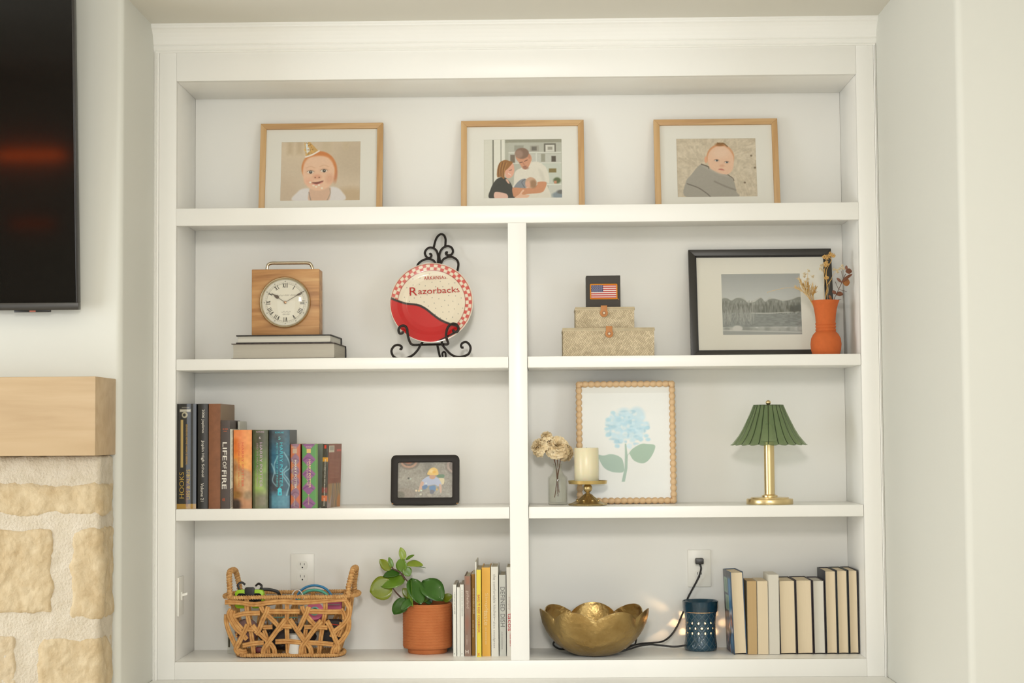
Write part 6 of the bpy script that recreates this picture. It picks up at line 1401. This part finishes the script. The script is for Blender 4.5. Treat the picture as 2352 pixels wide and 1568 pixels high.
MB().add([(x*.945, y*.945, z) for x, y, z in vs_], fs).build('reflector_liner', M('reflector_white', (236, 222, 196), .8), wm, smooth=True, angle=180)  # pale inner shell added to bounce the bulb out through the holes
nb = len(vs_)
inn = [((wr(z)-.003)*math.cos(2*math.pi*k/48), (wr(z)-.003)*math.sin(2*math.pi*k/48), z) for z in (zmax*.0+.001, ) for k in range(48)]
MB().add(inn, [tuple(range(48))]).build('floor_disc', ceram, wm)
dz1, dz2, dz3 = wz(1407), wz(1402), wz(1383)
MB().lathe([(35.0*kw, dz1+.0016), (38.5*kw, dz1+.0022), (40*kw, wz(1396)), (40.6*kw, dz3), (41.2*kw, wz(1381.5)), (40*kw, wz(1380.5)), (38*kw, wz(1382)), (34*kw, wz(1390)), (20*kw, wz(1395)), (.001, wz(1396))], 64,
           rad=lambda t_, r, z: (r-.0006*max(0, (abs(((14*t_/6.283+z/.0235) % 1)-.5)*2-.86)/.14), z)).build('dish', ceram, wm, smooth=True, angle=50)
MB().lathe([(.001, wz(1393)), (24*kw, wz(1393)), (33*kw, wz(1390.5))], 32).build('wax', M('wax_melt', (40, 74, 84), .2), wm, smooth=True)
lb = bpy.data.lights.new('warmer_bulb', 'POINT'); lb.energy = .6; lb.color = (1.0, .62, .30); lb.shadow_soft_size = .0045
lo = bpy.data.objects.new('warmer_bulb', lb); COL.objects.link(lo); lo.parent = wm; lo.location = (0, 0, wz(1447))
cordm = M('black_cord', (26, 23, 22), .45)
def wp(q):
    y = q[2]; p = P(*f(q[0], q[1]), y); return Vector((p.x-wc.x, y-yw, max(p.z, .0032)))
cordp = [(1985, 285, .262), (1995, 340, .262), (1960, 450, .266), (1880, 600, .27), (1835, 690, .272), (1815, 780, .274), (1770, 880, .27), (1720, 1000, .262), (1640, 1120, .25), (1540, 1190, .235), (1420, 1205, .215), (1300, 1215, .20), (1150, 1240, .17), (1000, 1250, .2), (700, 1250, .25), (420, 1240, .265), (290, 1190, .262), (262, 1230, .235), (330, 1275, .21), (450, 1285, .2)]
MB().tube(smooth_path([wp(q) for q in cordp], 6), .0030, 7).build('power_cord', cordm, wm, smooth=True)
cordp = [(450, 1285, .2), (800, 1300, .2), (1000, 1310, .15), (1150, 1280, .155), (1260, 1245, .175), (1400, 1225, .19), (1560, 1240, .2), (1690, 1250, .195), (1820, 1235, .2)]
MB().tube(smooth_path([wp(q) for q in cordp], 6), .0030, 7).build('power_cord', cordm, wm, smooth=True)
cordp = [(1235, 1120, .215), (1232, 1180, .21), (1210, 1230, .2), (1120, 1265, .17)]
MB().tube(smooth_path([wp(q) for q in cordp], 6), .0026, 7).build('power_cord', cordm, wm, smooth=True)
pg = wp((1976, 247, .262))
MB().prism(rrect(pg.x-.0125, pg.x+.0125, pg.z-.009, pg.z+.009, .003), pg.y-.010, pg.y+.0135).build('plug', M('plug_black', (34, 30, 26), .35), wm, bevel=.0015)

# ================================================================== books shelved spine-in
ybk = .102
PGA = M('pages_tan', (228, 212, 184), .85, var=.06, vscale=1.0, vstretch=(1200, 2, .4), rgb2=(218, 198, 164)); PGB = M('pages_old', (202, 174, 128), .85, var=.12, vscale=1.0, vstretch=(1500, 2, .4), rgb2=(180, 148, 102)); PGC = M('pages_pale', (220, 214, 200), .85, var=.04, vscale=1.0, vstretch=(1200, 2, .4))
def back_book(label, l, r, top, y, dep, cover, pages, soft=False, bl_=None, roll=0.0, yaw=0.0, bt=.0024, over=.003, covl=None, py=1420):
    """fore-edge to the front; pixel extents at half height; roll leans it sideways"""
    a, b_ = P(l, py, y), P(r, py, y); w = b_.x-a.x; h = P((l+r)/2, top, y).z
    t = thing('shelved_book', label, 'book', ((a.x+b_.x)/2, y, .0008+abs(roll)*w/2), (0, roll, yaw), 'books shelved spine inward')
    if soft: bt, over = .0007, .0
    for sx, c_ in ((-1, covl or cover), (1, cover)):
        x0 = -w/2 if sx < 0 else w/2-bt
        box(x0, x0+bt, 0, dep, 0, h).build('cover_board', c_, t, bevel=.0004)
    n = 6; MB().prism([(-w/2, dep)]+[(-w/2+w*i/n, dep+.004*(1-(2*i/n-1)**2)) for i in range(1, n)]+[(w/2, dep), (w/2-bt, dep-.001), (-w/2+bt, dep-.001)], 0, h, 'z').build('spine', cover, t)
    # hollow fore-edge
    fe = [(-w/2+bt+.0002+(w-2*bt-.0004)*i/8, over+.0035*(1-(2*i/8-1)**2)*(0 if soft else 1)) for i in range(9)]
    MB().prism(fe+[(w/2-bt-.0002, dep-.001), (-w/2+bt+.0002, dep-.001)], over, h-over, 'z').build('pages', pages, t)
    return t, w, h
navy = bcover('navy_black', (34, 34, 40), .5); dgrn = bcover('dark_green', (40, 48, 46), .5); dplm = bcover('dark_plum', (50, 40, 44), .5); wcv = bcover('cream_card', (226, 220, 204), .6); bcv = bcover('charcoal_board', (54, 48, 46), .5)
t, w, h = back_book('tall hardback with blue city night jacket leaning beside the warmer', 1685, 1715, 1314, ybk, .135, bcover('night_jacket', (52, 76, 100), .35), PGA, roll=-.036, yaw=.055, py=1410)
cn = Cv(0, 0, 100, 180, 70, 170, (40, 44, 58))
cn.rect(60, 0, 100, 180, (70, 132, 178), 24).rect(0, 0, 100, 14, (66, 66, 70), 8).mottle(8, 16, 4, 14)
for (x0, y0) in ((10, 16), (20, 54)): cn.rect(x0, y0, x0+44, y0+34, (142, 168, 146), 3).rect(x0+14, y0+6, x0+18, y0+30, (60, 76, 72), 3).rect(x0+28, y0+4, x0+32, y0+30, (60, 76, 72), 3)
for i in range(40): x = r_.random()*100; y = 92+r_.random()*88; cn.ell(x, y, 5+r_.random()*6, 4+r_.random()*8, r_.choice([(44, 36, 50), (206, 120, 96), (196, 190, 196), (60, 120, 160), (30, 26, 34), (90, 80, 110)]), 5, op=.8)
wN, hN = cn.w, cn.h; Yg, Zg = np.meshgrid(np.linspace(.134, .0005, wN), np.linspace(h-.0005, .0005, hN))
grid_mesh('jacket_print', np.stack([np.full_like(Yg, -w/2-.0004), Yg, Zg], -1).reshape(-1, 3), wN, hN, cn.lin(), printmat(.35), t)
back_book('yellowed old paperback with dark tan page edges', 1716.8, 1738.5, 1335, ybk, .11, bcover('old_card', (190, 168, 130), .6), PGB, True)
back_book('cream paperback between the yellowed one and the white one', 1740, 1764.5, 1335, ybk, .13, wcv, PGA, True)
back_book('white spined pale book rising slightly above its neighbours', 1766, 1790, 1320, ybk, .12, wcv, PGC, True)
back_book('medium hardback in dark boards beside the pale white book', 1791.5, 1829, 1333, ybk, .135, bcv, PGA, roll=-.012)
back_book('medium hardback in dark boards in the middle of three low hardbacks', 1830.5, 1867.5, 1332, ybk, .135, dplm, PGA, roll=-.012)
back_book('medium hardback with greyish white pages beside the tall navy one', 1869, 1896, 1333, ybk, .135, dplm, PGC, roll=-.010)
back_book('tall hardback in navy boards beside the low dark hardbacks', 1897.5, 1923.5, 1311, ybk, .14, navy, PGA, roll=-.010)
back_book('tall hardback in dark green boards between two tall dark ones', 1924.4, 1949.5, 1310, ybk, .14, dgrn, PGA, roll=-.009)
back_book('tall hardback in near black boards nearest the right side panel', 1950.8, 1972.6, 1309.5, ybk, .14, navy, PGA, roll=-.008)
